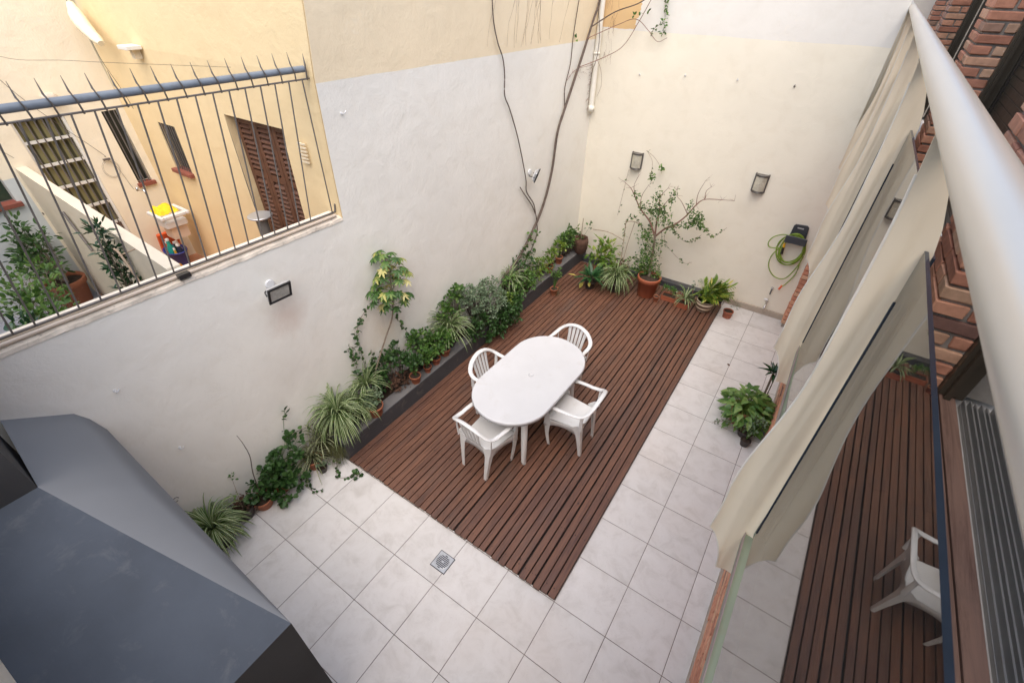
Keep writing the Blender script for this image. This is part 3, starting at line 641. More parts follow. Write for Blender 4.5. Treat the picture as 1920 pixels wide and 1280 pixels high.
# ================================================================ spiked fence on the low wall
fn = thing('spiked_fence', T(-6.35,-1,5.5), 'grey iron bar fence with bent spikes and thick blue-grey top pipe', 'fence')
def fx(y): return XW(y) - 0.14
LEAN = 0.265
h = MB(); pts = [T(fx(y)-0.01, y, 7.605) for y in (-5, -3, -1, 0.5, 1.80)]; h.tube(pts, 0.022, 14); h.build('top_pipe', M['pipe_blue'], fn)
h = MB(); h.tube([T(fx(-5)+0.02,-5,7.475), T(fx(1.7)+0.02,1.90,7.465)], 0.0062, 6); h.build('upper_rail', M['iron'], fn)
h = MB(); h.tube([T(fx(-5),-5,5.20), T(fx(1.7),1.76,5.185)], 0.0085, 6); h.tube([T(fx(1.7),1.76,5.185), T(fx(1.7)+.01,1.79,5.34)], 0.008, 6); h.build('lower_rail', M['iron'], fn)
random.seed(5); y = 1.715; k = 0
while y > -4.6:
    h = MB(); lean = LEAN if k else 0.03; r_ = 0.0053
    lean += random.uniform(-.012,.012); yb = y-lean
    jx = random.uniform(-.008,.008)
    pts = [T(fx(y)+0.02, yb, 5.20), T(fx(y)+0.022, y-0.01, 7.465)]
    h.tube(pts, r_, 7); h.build('bar', M['iron'], fn)
    y2 = y - 0.12
    h = MB(); h.tube([T(fx(y)+0.02, y2, 7.45), T(fx(y)+0.055, y2-0.02, 7.60), T(fx(y)+0.03+jx, y2-0.045, 7.70), T(fx(y)+0.0+jx, y2-0.04, 7.86)], [r_, r_, r_*.95, 0.0012], 7); h.build('spike', M['iron'], fn)
    y -= 0.2425 + random.uniform(-.006,.006); k += 1
h = MB(); h.tube([T(fx(1.8)+0.02,1.80,7.45), T(fx(1.8)+0.05,1.80,7.66), T(fx(1.8)+0.02,1.82,7.82)], [0.007,0.007,0.001], 7); h.build('spike', M['iron'], fn)
h = MB(); h.box(T(-6.36,-1.24,5.13), T(-6.26,-1.07,5.20)); h.build('foot_clamp', M['black'], fn)

# ================================================================ the neighbour's patio
nb = thing('neighbour_house', T(-12,1,2), 'yellow rendered neighbouring house beyond the spiked fence', 'house')
def grid_wall(P, us, vs_, holes, off, name, mat):
    w = MB(); off = Vector(off)
    for i in range(len(us)-1):
        for j in range(len(vs_)-1):
            uc, vc = (us[i]+us[i+1])/2, (vs_[j]+vs_[j+1])/2
            if any(a < uc < b and c < vc < d for a, b, c, d in holes): continue
            w.add([P(us[i],vs_[j]), P(us[i+1],vs_[j]), P(us[i+1],vs_[j+1]), P(us[i],vs_[j+1])], [(0,1,2,3)])
    for a, b, c, d in holes:
        q = [P(a,c), P(b,c), P(b,d), P(a,d)]; w.add(q + [p+off for p in q], [(0,1,5,4),(1,2,6,5),(2,3,7,6),(3,0,4,7)])
    return w.build(name, mat, nb)
YN = 1.78
# yellow wall
H1 = (-9.45,-7.50,1.9,6.52); H2 = (-12.75,-11.95,4.82,5.92)
def YL(z):
    for (a, za), (b, zb) in zip(e, e[1:]):
        if z <= zb: return a + (b-a)*max(0, (z-za)/(zb-za)) - 0.012
    return e[-1][0]
grid_wall(lambda u, v: T(u,YL(v),v), [-15.6,H2[0],H2[1],H1[0],H1[1],-6.228], [1.9,4.82,5.03,5.92,6.2,6.52,7.5,8.5,TOP-.05], [H1,H2], (0,0.24*S,0), 'yellow_wall', M['yellow_wall'])
def XF(z): return -13.95 - (z-2)*0.115
H3 = (-0.50,0.52,2.45,6.10); H4 = (-3.4,-1.22,4.52,5.7); H5 = (1.28,1.62,4.25,6.02)
us = sorted({-5.0,H4[0],H4[1],H3[0],H3[1],H5[0],H5[1],1.80}); vv = sorted({1.9,H3[2],H3[3],H4[2],H4[3],H5[2],H5[3],TOP-2})
grid_wall(lambda u, v: T(XF(v),u,v), us, vv, [H3,H4,H5], (-0.25*S,0,0), 'pale_wall', M['pale_grey'])
# shuttered door
sd = MB(); x0, x1 = -9.43, -7.52; yb = YN+0.20
for k in range(3):
    a = x0+(x1-x0)*k/3; e_ = a+(x1-x0)/3
    for q in ((a+.01, a+.13), (e_-.13, e_-.01)): sd.box(T(q[0],yb,2.0), T(q[1],yb+.1,6.5), bev=0.003)
    for zz in (2.0, 3.2, 5.25, 6.36): sd.box(T(a+.131,yb+.004,zz), T(e_-.131,yb+.096,zz+.14))
z = 2.2
while z < 6.3:
    if not (5.2 < z < 5.42 or 3.15 < z < 3.36):
        for k in range(3):
            a = x0+(x1-x0)*k/3+.135; e_ = x0+(x1-x0)*(k+1)/3-.135
            sd.add([T(a,yb-.01,z), T(e_,yb-.01,z), T(e_,yb+.09,z+.085), T(a,yb+.09,z+.085), T(a,yb-.01,z-.02), T(e_,yb-.01,z-.02), T(e_,yb+.09,z+.065), T(a,yb+.09,z+.065)], [(0,1,2,3),(4,7,6,5),(0,4,5,1),(3,2,6,7)])
    z += 0.105
s0 = sd.build('door_shutter', M['shutter'], nb)
sd = MB(); sd.box(T(-9.44,YN+.31,1.95), T(-7.51,YN+.33,6.51)); sd.build('dark_backing', M['room'], s0)
# small barred window
wn2 = MB(); wn2.box(T(H2[0],YN+.16,H2[2]), T(H2[1],YN+.2,H2[3])); w0 = wn2.build('barred_window', M['room'], nb)
q = MB()
for k in range(7): xx = H2[0]+0.06+k*(H2[1]-H2[0]-.12)/6; q.tube([T(xx,YN+.03,H2[2]), T(xx,YN+.03,H2[3])], 0.006, 6)
q.build('bars', M['iron'], w0)
q = MB(); q.box(T(H2[0]-.06,YN-.10,H2[2]-.09), T(H2[1]+.06,YN+.2,H2[2]+0.004), bev=0.003); q.build('sill', M['red_tile'], w0)
q = MB(); q.box(T(H2[1]-.2,YN+.1,H2[2]+.004), T(H2[1],YN+.16,H2[3]-.004)); q.build('frame', M['brown_metal'], w0)
# tall narrow window by the corner
q = MB(); q.box(T(XF(5)-.2,H5[0],H5[2]), T(XF(5)-.17,H5[1],H5[3])); w1 = q.build('narrow_window', M['room'], nb)
q = MB(); 
for yy in (H5[0]+.06, (H5[0]+H5[1])/2, H5[1]-.06): q.tube([T(XF(H5[2])-.02,yy,H5[2]), T(XF(H5[3])-.02,yy,H5[3])], 0.007, 6)
q.build('bars', M['iron'], w1)
q = MB(); q.box(T(XF(H5[2])-.2,H5[0]-.05,H5[2]-.09), T(XF(H5[2])+.10,H5[1]+.05,H5[2]+.003)); q.build('sill', M['red_tile'], w1)
# white gridded window with curtain
ww = MB()
def WP(y, z, o): return T(XF(z)+o, y, z)
def wbar(mb, y0, y1, z0, z1, o0=-.14, o1=-.06):
    vs = [WP(y0,z0,o0),WP(y1,z0,o0),WP(y1,z1,o0),WP(y0,z1,o0),WP(y0,z0,o1),WP(y1,z0,o1),WP(y1,z1,o1),WP(y0,z1,o1)]
    mb.add(vs, [(0,3,2,1),(4,5,6,7),(0,1,5,4),(1,2,6,5),(2,3,7,6),(3,0,4,7)])
a, b_, c_, d_ = H3
wbar(ww,a,a+.055,c_,d_); wbar(ww,b_-.06,b_,c_,d_)
for zz in (5.58,5.06,4.53,3.98,3.45): wbar(ww,a+.056,b_-.061,zz,zz+.055)
w2 = ww.build('white_window', M['white_paint'], nb)
q = MB(); wbar(q,a,b_,c_,d_,-.22,-.20); q.build('curtain', M['curtain'], w2)
q = MB(); wbar(q,a+.056,b_-.061,c_,3.44,-.19,-.12); q.build('lower_panel', plain('window_lower_wood', (0.20,0.12,0.07), 0.6), w2)
q = MB()
for k in range(6): yy = a+.12+k*(b_-a-.24)/5; q.tube([WP(yy,c_,-.03), WP(yy,d_,-.03)], 0.0065, 6)
q.build('bars', M['iron'], w2)
# window with the red sill
q = MB(); q.box(T(XF(5)-.28,H4[0],H4[2]), T(XF(5)-.25,H4[1],H4[3])); w3 = q.build('kitchen_window', plain('window_reflection', (0.03,0.05,0.03), 0.2, var=0.5), nb)
q = MB(); q.box(T(XF(4.5)-.25,H4[0]-.06,H4[2]-.10), T(XF(4.5)+.10,H4[1]+.07,H4[2]+.003), bev=0.003); q.build('sill', M['red_tile'], w3)
q = MB(); q.box(T(XF(5)-.2,-2.1,H4[2]), T(XF(5)-.12,-1.95,H4[3])); q.build('frame', M['brown_metal'], w3)
# floors, dividing wall
q = MB(); q.box(T(-16,-0.95,0), T(-6.64,1.79,2.0)); tag(q.build('terrace_floor', M['orange_tile']), kind='structure')
q = MB(); q.box(T(-16,-5.2,0), T(-6.64,-0.96,2.1)); tag(q.build('patio_floor', M['blue_floor']), kind='structure')
def DY(x): return -1.02 - (x+6.97)*0.044
q = MB(); xa, xb = -14.4, -6.64; tw_ = 0.20
q.prism([T(xb,DY(xb),2.02), T(xb,DY(xb),5.2), T(XF(5.2)+.01,DY(xa),5.2), T(-13.95,DY(xa),2.02)], (0,-tw_*S,0))
dv = tag(fix(q.build('dividing_wall', M['divider'])), 'beige dividing wall between the two patios beyond the fence', 'wall')
# vent, light fixtures, duct
q = MB(); c0 = T(-6.95,YN-.01,6.2)
for k in range(6): q.box(T(-7.02,YN-.035,6.02+k*.065), T(-6.80,YN-.004,6.05+k*.065))
tag(q.build('wall_vent', M['pale_yellow']), 'small louvred vent in the yellow wall right of the shutter', 'vent')
ft = thing('wall_light', T(-12.1,YN-.15,7.45), 'small white box light high on the yellow wall', 'lamp')
q = MB(); q.box(T(-12.42,YN-.26,7.48), T(-12.0,YN+.05,7.56), bev=0.004); q.build('lamp_shade', M['white_paint'], ft)
q = MB(); q.box(T(-12.3,YN-.1,7.30), T(-12.15,YN+.05,7.479)); q.build('bracket', M['pale_yellow'], ft)
ft = thing('wall_light', T(-14.3,0.5,6.6), 'small cream round light above the white gridded window', 'lamp')
q = MB(); q.lathe([(0.02,0),(0.07,0.006),(0.075,0.02),(0.05,0.05),(0.01,0.06)], T(XF(6.5)+0.12,0.42,6.45), 16); q.build('lamp_shade', M['cap'], ft)
q = MB(); q.box(T(XF(6.4)-.01,0.34,6.35), T(XF(6.4)+.1,0.50,6.5)); q.build('bracket', M['pale_yellow'], ft)
q = MB(); q.tube(curve_pts([T(-14.35,YN-.10,8.22), T(-14.0,YN-.2,8.0), T(-13.6,YN-.28,7.82), T(-13.2,YN-.3,7.62), T(-13.05,YN-.3,7.55)], 6), [r_*(1+.15*noise.noise(Vector((k_*.7,0,3)))) for k_, r_ in enumerate(lerp_list([0.035,0.068,0.066,0.05,0.03], 25))], 14, flat=0.8)
tag(q.build('exhaust_duct', plain('duct_paint', (0.78,0.70,0.52), 0.6, var=0.1, bmp=0.5)), 'cream foam-wrapped duct sticking out high in the yellow corner', 'duct')
# cables
def cable(pts, r, label, mat='trace', n=8):
    q = MB(); q.tube(curve_pts(pts, n), r, 5); return tag(q.build('wall_cable', M[mat]), label, 'cable', 'thin cables around the yellow house')
cable([T(-14.75,YN-.05,8.7), T(-14.6,YN-.04,8.1), T(-14.35,YN-.03,7.5), T(-14.2,YN-.05,7.1), T(-13.85,YN-.03,6.5), T(-13.7,YN-.02,6.1)], 0.003, 'thin cable hanging down the corner of the yellow wall', 'vine_bark')
cable([T(-14.8,-1.2,8.6), T(-12.5,-0.6,7.6), T(-11.0,0.2,7.5), T(-8.5,YN-.02,7.45)], 0.0016, 'slack washing line crossing the yellow wall', 'vine_bark')
cable([T(XF(8)+.02,-0.55,7.9), T(XF(6.5)+.1,-0.1,6.6), T(XF(5.3)+.1,0.78,5.2), T(XF(5.1)+.05,0.85,5.05)], 0.0025, 'cable running down the pale wall to the coil', 'vine_bark')
cable([T(XF(7)+.02,-2.4,7.2), T(XF(6.2)+.1,-1.5,6.4), T(XF(5.6)+.06,-0.8,5.4)], 0.0018, 'thin line slanting across the pale wall at the far left', 'vine_bark')
q = MB(); cc = T(XF(4.7)+.04,0.85,4.75)
for k in range(2): q.tube([cc+V(0.004*k, math.cos(t)*(0.085-.01*k), math.sin(t)*(0.10-.012*k)) for t in [i*math.tau/28 for i in range(29)]], 0.0014, 5)
q.tube(curve_pts([cc+V(0,0,.11), cc+V(0.01,.06,0), cc+V(.01,.12,-.3), cc+V(.01,.2,-.42)],6), 0.002, 5)
q.box(cc+V(-.01,-.035,.10), cc+V(.015,.035,.12)); tag(q.build('cable_coil', M['iron']), 'loop of dark cable hung on the pale yellow wall', 'cable')
# sink, cloth, bins
sk_ = thing('laundry_sink', T(-13.3,1.1,3.8), 'white laundry sink on the neighbour wall holding a yellow cloth', 'sink')
q = MB(); A = (-13.55, 0.92); B_ = (-12.75, 1.66); zt_ = 3.72
q.box(T(A[0],A[1],zt_-.10), T(B_[0],A[1]+.09,zt_), bev=0.01); q.box(T(A[0],B_[1]-.09,zt_-.10), T(B_[0],B_[1],zt_), bev=0.01); q.box(T(A[0],A[1]+.091,zt_-.10), T(A[0]+.09,B_[1]-.091,zt_), bev=0.01); q.box(T(B_[0]-.13,A[1]+.091,zt_-.10), T(B_[0],B_[1]-.091,zt_), bev=0.01)
q.box(T(A[0]+.09,A[1]+.09,zt_-.40), T(B_[0]-.13,B_[1]-.09,zt_-.2), bev=0.015); q.build('basin', M['white_metal'], sk_)
q = MB(); q.box(T(A[0]+.1,A[1]+.2,zt_-.75), T(B_[0]-.25,B_[1]-.12,zt_-.41)); q.build('bracket', M['beige_stone'], sk_)
q = MB(); q.tube(curve_pts([T(-13.9,1.15,4.15), T(-13.7,1.15,4.22), T(-13.6,1.15,4.1)],5), 0.012, 8)
for dy in (-.09,.09): q.lathe([(0.018,0),(0.02,.03),(0.01,.04)], T(-13.8,1.15+dy,4.2), 8)
q.build('tap', M['chrome'], sk_)
random.seed(2); q = MB(); vs=[];fs=[]; nn=12
for i in range(nn+1):
    for j in range(nn+1):
        u,v_=i/nn,j/nn; ed=min(u,1-u,v_,1-v_); z_=zt_-.02+min(.12,ed*.9)+noise.noise(Vector((u*6,v_*6,1)))*.07
        vs.append(T(A[0]+.02+u*.55, A[1]+.06+v_*.52, z_))
for i in range(nn):
    for j in range(nn): a_=i*(nn+1)+j; fs.append((a_,a_+nn+1,a_+nn+2,a_+1))
q.add(vs,fs,smooth=True); tag(q.build('yellow_cloth', M['yellow_cloth']), 'crumpled bright yellow cloth piled in the white sink', 'cloth')
bk = thing('plastic_bin', T(-13.4,1.2,2), 'dark blue plastic tub of bottles on the orange tiles', 'tub')
q = MB(); q.lathe([(0.105,0.0),(0.14,0.22),(0.15,0.22),(0.15,0.235),(0.135,0.235),(0.10,0.02)], T(-13.5,1.15,2.01), 24, sc=(1.2,.85)); q.build('tub', M['blue_p'], bk)
for i,(dx,dy,mm,h_,r_) in enumerate(((-.02,-.03,'teal_p',.34,.045),(-.10,-.02,'orange',.28,.04),(.07,.03,'navy',.27,.05),(.02,.05,'white_metal',.30,.03),(-.06,.05,'dark_pot',.26,.045),(.1,-.04,'yellow_p',.25,.025))):
    o = thing('cleaning_bottle', T(-13.5,1.15,2.05)+V(dx,dy,0), ['tall teal bottle standing in the blue tub','orange bottle in the blue tub','dark blue bottle at the edge of the tub','white bottle in the blue tub','dark round container in the blue tub','small yellow bottle in the blue tub'][i], 'bottle', 'cleaning bottles in the blue tub')
    q = MB(); q.lathe([(r_*.9,0),(r_,.01),(r_,h_*.7),(r_*.5,h_*.85),(r_*.45,h_)], o.location, 14); q.build('body', M[mm], o)
    q = MB(); q.lathe([(r_*.5,h_),(r_*.5,h_+.025),(r_*.2,h_+.03)], o.location, 10); q.build('cap', M['white_metal'], o)
q = MB(); q.box(T(-13.95,0.98,2.35), T(-13.85,1.5,2.95), rot=Matrix.Rotation(0.25,3,'Y'), bev=0.01); tag(q.build('orange_basin', M['orange']), 'bright orange plastic basin leaning on the wall under the sink', 'basin')
tb = thing('round_side_table', T(-11.2,1.5,3), 'round grey pedestal table in front of the wooden shutter', 'table')
tx = T(-8.75,1.50,4.58)
q = MB(); q.lathe([(0.112,0),(0.118,.005),(0.118,.014),(0.112,.018)], tx, 28); q.build('tabletop', M['steel'], tb)
q = MB(); q.lathe([(0.055,-1.15),(0.055,-.001)], tx, 20); q.build('pedestal', plain('grey_pedestal',(0.16,0.16,0.155),0.5), tb)
q = MB(); q.box(T(-13.6,DY(-12)-tw_-.04,4.3), T(-13.55,DY(-12)-tw_-.02,4.35)); 
q.tube([T(-11.6,DY(-11.6)-tw_-.04,4.85), T(-11.0,DY(-11)-tw_-.04,4.15)], 0.012, 6); tag(q.build('iron_rod', M['iron']), 'dark iron rod fixed on the shaded side of the dividing wall', 'rod')
# ================================================================ wall fittings of the courtyard
def bulkhead(x, z, label):
    o = thing('wall_lamp', T(x,12,z), label, 'lamp', 'curved bulkhead lamps on the cream wall'); c = T(x,12,z); w, h, dp = 0.080, 0.115, 0.075
    q = MB(); q.box(c+V(-w,-.012,-h), c+V(w,-.002,h)); q.build('back_plate', M['pewter'], o)
    def arc(r, zz): return [c+V(math.sin(a)*w*r, -.012-math.cos(a)*dp*r, zz) for a in [(-math.pi/2)+i*math.pi/14 for i in range(15)]]
    q = MB(); n = 15; lo = arc(.93,-h*.86); up = arc(.93,h*.86); q.add(lo+up, [(i,i+1,n+i+1,n+i) for i in range(n-1)], smooth=True); q.build('diffuser', M['lamp_diff'], o)
    q = MB()
    for zz in (-h*.97, h*.97): q.tube(arc(1.0,zz), 0.0075, 6); q.add(arc(1.0,zz-.004)+arc(1.0,zz+.004), [list(range(n)), [n+i for i in range(n)][::-1]])
    for zz in (-h*.84, h*.84): q.tube(arc(.97,zz), 0.004, 6)
    for sx in (-1,1): q.box(c+V(sx*w-.008,-.03,-h), c+V(sx*w+.008,-.002,h+.008), bev=.002)
    q.build('frame', M['pewter'], o)
    q = MB(); q.lathe([(0.006,0),(0.006,.006)], c+V(0,-.012-dp*.95,0), 8, axis=Matrix.Rotation(math.pi/2,3,'X')); q.build('screw', M['chrome'], o)
bulkhead(-4.02,4.10,'curved bulkhead lamp on the cream wall directly above the potted tree'); bulkhead(-0.16,4.15,'curved bulkhead lamp on the cream wall above the green hose')
def floodlight(pc, ydir, base, label, tilt=0.5, hw=0.10, hh=0.07):
    o = thing('floodlight', base, label, 'floodlight', 'floodlights on the grey wall'); base = Vector(base); pc = Vector(pc)
    R_ = Matrix.Rotation(ydir,3,'Z') @ Matrix.Rotation(tilt,3,'Y')
    ax = Matrix.Rotation(math.pi/2,3,'Y')
    q = MB(); q.lathe([(0.040,0.0),(0.040,0.010),(0.034,0.014)], base+V(-.002,0,0.02), 24, axis=ax); q.build('mounting_plate', M['white_metal'], o)
    def bx(a, b, m, name, bev=0):
        q = MB(); q.box(a, b, bev=bev); q.v = [tuple(pc + R_ @ Vector(v)) for v in q.v]; q.build(name, m, o)
    bx((-.030,-hw,-hh),(-.002,hw,hh), M['steel'], 'housing', .006)
    q = MB()
    for a, b in (((-.004,-hw-.006,-hh-.006),(.010,hw+.006,-hh+.013)),((-.004,-hw-.006,hh-.013),(.010,hw+.006,hh+.006)),((-.004,-hw-.006,-hh+.0131),(.010,-hw+.012,hh-.0131)),((-.004,hw-.012,-hh+.0131),(.010,hw+.006,hh-.0131))): q.box(a,b,bev=.002)
    q.v = [tuple(pc + R_ @ Vector(v)) for v in q.v]; q.build('bezel', M['black'], o)
    bx((-.001,-hw+.013,-hh+.014),(.004,hw-.013,hh-.014), M['led'], 'lens')
    q = MB(); 
    for sy in (-1,1):
        e_ = pc + R_ @ V(-.02, sy*(hw+.004), 0); q.tube([base+V(.03,sy*.045,.0), base+V(.05,sy*(hw*.9),-.0), e_], 0.0055, 6)
    q.build('bracket', M['black'] if hw > .09 else M['pewter'], o)
    q = MB(); 
    for k in range(7): q.box((-.047,-hw*.8+k*hw*.26,-hh*.7),(-.0355,-hw*.8+k*hw*.26+.005,hh*.7))
    q.v = [tuple(pc + R_ @ Vector(v)) for v in q.v]; q.build('heat_fins', M['white_metal'], o)
floodlight(T(-5.90,-0.03,4.42), math.radians(-3), T(XW(0.05)+.01,0.02,4.40), 'black framed floodlight on the low grey wall, nearer one', 0.30, 0.092, 0.070)
floodlight(T(-5.70,8.32,4.25), math.radians(22), T(XW(8.4)+.01,8.42,4.22), 'small floodlight on the grey wall between the climber stems', 0.35, 0.095, 0.060)
# hose and holder
hh = thing('garden_hose', T(1.25,12,2.7), 'coiled bright green garden hose hanging on the cream wall', 'hose')
q = MB(); random.seed(3)
def ring(cx, cz, rx, rz, t0, t1, dy, n=40, ph=0): return [T(cx+math.cos(t)*rx, 12-dy, cz+math.sin(t)*rz) for t in [t0+(t1-t0)*i/n for i in range(n+1)]]
for k,(cx,cz,rx,rz) in enumerate(((1.28,2.42,.36,.50),(1.32,2.40,.33,.46),(1.25,2.47,.35,.43),(1.31,2.50,.31,.48),(1.34,2.44,.29,.40))):
    q.tube(ring(cx,cz,rx,rz,0.3+k*.1,0.3+k*.1+math.tau,0.10+.022*k), 0.0075, 7, c=.3)
q.tube(curve_pts([T(1.18,11.85,2.85), T(0.95,11.84,2.86), T(0.72,11.84,2.72), T(0.64,11.84,2.52), T(0.72,11.84,2.38), T(0.98,11.85,2.42), T(1.1,11.85,2.52)],6), 0.0075, 7)
q.tube(curve_pts([T(1.02,11.86,2.5), T(0.86,11.85,2.12), T(0.9,11.85,1.75), T(1.15,11.85,1.48), T(1.45,11.85,1.5), T(1.62,11.85,1.9), T(1.68,11.85,2.4), T(1.6,11.86,2.75)],6), 0.0075, 7)
q.tube(curve_pts([T(1.66,11.84,2.2), T(1.68,11.84,1.75), T(1.55,11.84,1.35), T(1.46,11.84,1.22)],6), 0.0075, 7)
q.build('hose_coils', M['hose'], hh)
q = MB(); q.tube([T(1.47,11.84,1.25), T(1.42,11.84,1.10)], 0.014, 8); q.build('end_connector', M['orange'], hh)
q = MB(); q.tube([T(1.07,11.80,2.62), T(1.085,11.80,2.50)], 0.016, 8); q.build('valve', M['yellow_p'], hh)
q = MB(); q.tube([T(1.085,11.80,2.49), T(1.10,11.80,2.28)], [0.013,0.018], 8); q.build('nozzle', M['black'], hh)
ho = thing('hose_holder', T(1.3,12,2.9), 'dark grey plastic hose holder screwed to the cream wall', 'hose holder')
q = MB(); q.prism([T(1.10,11.99,2.72), T(1.56,11.99,2.75), T(1.52,11.99,3.17), T(1.46,11.99,3.22), T(1.16,11.99,3.20), T(1.12,11.99,3.15)], (0,-.028,0)); q.box(T(1.04,11.70,2.70), T(1.60,11.95,2.78), bev=.008); q.box(T(1.03,11.68,2.70), T(1.61,11.71,2.93), bev=.006); fix(q.build('bracket', M['anthracite'], ho))
q = MB(); q.box(T(1.23,11.922,3.10), T(1.40,11.928,3.14)); q.build('slot', M['steel'], ho)
# taps
tp = thing('garden_tap', T(1.22,12,1.0), 'small black and chrome tap high on the cream wall under the hose', 'tap', 'taps on the cream wall')
q = MB(); q.tube([T(1.24,12,1.02), T(1.24,11.84,1.02), T(1.24,11.80,0.86)], 0.009, 8); q.build('spout', M['black'], tp)
q = MB(); q.lathe([(0.02,0),(0.022,.008),(0.008,.012)], T(1.24,11.86,1.06), 10); q.build('handle', M['chrome'], tp)
tp = thing('garden_tap', T(1.2,12,.45), 'chrome tap just above the beige skirting', 'tap', 'taps on the cream wall')
q = MB(); q.tube([T(1.25,12,.45), T(1.25,11.82,.45), T(1.24,11.76,.33)], 0.013, 8); q.lathe([(0.022,0),(0.022,.01)], T(1.25,11.9,.52), 10); q.build('spout', M['chrome'], tp)
q = MB(); q.lathe([(0.012,0),(0.03,.01),(0.028,.02),(0.01,.03)], T(1.20,11.88,.58), 10); q.build('handle', M['white_metal'], tp)
# screw hooks
for i,(x,z,l) in enumerate(((-4.41,6.57,'leftmost of four small hooks high on the cream wall'),(-3.04,6.67,'second from left of four small hooks on the cream wall'),(-1.59,6.70,'third from left of four small hooks on the cream wall'),(-0.15,6.69,'rightmost of four small hooks, bent dark one on the cream wall'))):
    q = MB(); c = T(x,12,z); q.tube([c, c+V(0,-.03,0), c+V(.0,-.04,.012), c+V(.006,-.034,.024)], 0.0035, 6); q.lathe([(0.011,0),(0.011,.006)], c+V(0,-.001,0), 10, axis=Matrix.Rotation(math.pi/2,3,'X')); tag(q.build('wall_hook', M['white_metal'] if i<3 else M['iron']), l, 'hook', 'small hooks in the courtyard walls')
for i,(y,z,l) in enumerate(((2.24,6.89,'small hook on the grey wall right of the fence'),(-2.67,3.90,'small white hook on the grey wall above the hood'),(-2.40,2.31,'small white hook on the grey wall beside the hood slope'),(-2.88,1.34,'dark open ring hook on the grey wall above the spider plant'))):
    q = MB(); c = T(XW(y),y,z)
    if i < 3: q.tube([c, c+V(.03,0,0), c+V(.04,.01,.01), c+V(.034,.02,.02)], 0.0042, 6); q.lathe([(0.012,0),(0.012,.006)], c+V(0.001,0,0), 10, axis=Matrix.Rotation(math.pi/2,3,'Y'))
    else: q.tube([c+V(.012,math.cos(t)*.022,math.sin(t)*.022) for t in [i_*5.2/14 for i_ in range(15)]], 0.003, 5)
    tag(q.build('wall_hook', M['white_metal'] if i<3 else M['iron']), l, 'hook', 'small hooks in the courtyard walls')
# downpipe
dp = thing('downpipe', T(-5.85,11.85,5.4), 'white painted downpipe ending open in the corner of the two walls', 'pipe')
q = MB(); q.tube([T(-5.84,11.84,5.50), T(-5.84,11.84,TOP-.5)], 0.038, 18); q.build('pipe', M['pvc'], dp)
q = MB(); q.lathe([(0.040,0),(0.050,0.0),(0.051,.07),(0.039,.075)], T(-5.84,11.84,5.40), 18); q.build('socket', M['pvc'], dp)
for z_ in (7.0, 9.0):
    q = MB(); q.lathe([(0.0385,0),(0.043,.0),(0.043,.03),(0.0385,.03)], T(-5.84,11.84,z_), 18); q.build('clip', M['pvc'], dp)

# ================================================================ table and chairs
tbl = thing('garden_table', (0,0,0), 'white plastic oval garden table in the middle of the deck', 'table')
def stadium(L, W, n=20):
    r = W/2; a = L/2-r; out = []
    for i in range(n+1): t = math.pi*i/n; out.append((r*math.cos(t), a+r*math.sin(t)))
    for i in range(n+1): t = math.pi+math.pi*i/n; out.append((r*math.cos(t), -a+r*math.sin(t)))
    # slightly bowed sides, as moulded tops have
    return out
L, W = 1.46, 0.81; H = 0.72
q = MB()
prof_t = [(0.006,-0.040),(0.0,-0.040),(0.0,-0.012),(0.003,-0.004),(0.010,0.0),(0.020,-0.0015),(0.030,-0.003)]
vs = []; n = 0
for off, dz in prof_t:
    st = stadium(L-2*off, W-2*off); n = len(st); vs += [(x,y,H+dz) for x,y in st]
fs = []
for k in range(len(prof_t)-1):
    for i in range(n): fs.append((k*n+i, k*n+(i+1) % n, (k+1)*n+(i+1) % n, (k+1)*n+i))
fs.append([(len(prof_t)-1)*n+i for i in range(n)]); q.add(vs, fs, smooth=True); q.build('tabletop', M['table_plastic'], tbl)
q = MB(); q.add([(x,y,H-.012) for x,y in stadium(L-.02,W-.02)], [list(range(n))[::-1]])
for k in range(-5,6): q.box((-W*.42,k*.1-.0015,H-.035),(W*.42,k*.1+.0015,H-.0125))
q.build('underside', M['white_plastic'], tbl)
q = MB(); q.lathe([(0.020,H-.004),(0.026,H-.002),(0.026,H+.0015),(0.022,H+.002),(0.021,H-.001),(0.001,H-.001)], (0,0,0), 20); q.build('parasol_hole_cap', M['table_plastic'], tbl)
for sx in (-1,1):
    for sy in (-1,1):
        q = MB(); q.tube([(sx*.235,sy*.455,H-.02),(sx*.25,sy*.47,.40),(sx*.27,sy*.49,.02),(sx*.27,sy*.49,0)], [.036,.033,.026,.027], 12); q.build('leg', M['white_plastic'], tbl)
q = MB()
for sx in (-1,1): q.box((sx*.235-.004,-.44,H-.09),(sx*.235+.004,.44,H-.03))
for sy in (-1,1): q.box((-.22,sy*.455-.004,H-.09),(.22,sy*.455+.004,H-.03))
q.build('apron', M['white_plastic'], tbl)
DZ = 0.0865*S
tbl.location = V(-2.636*S, 3.284*S, DZ); tbl.rotation_euler = (0,0,-0.027)

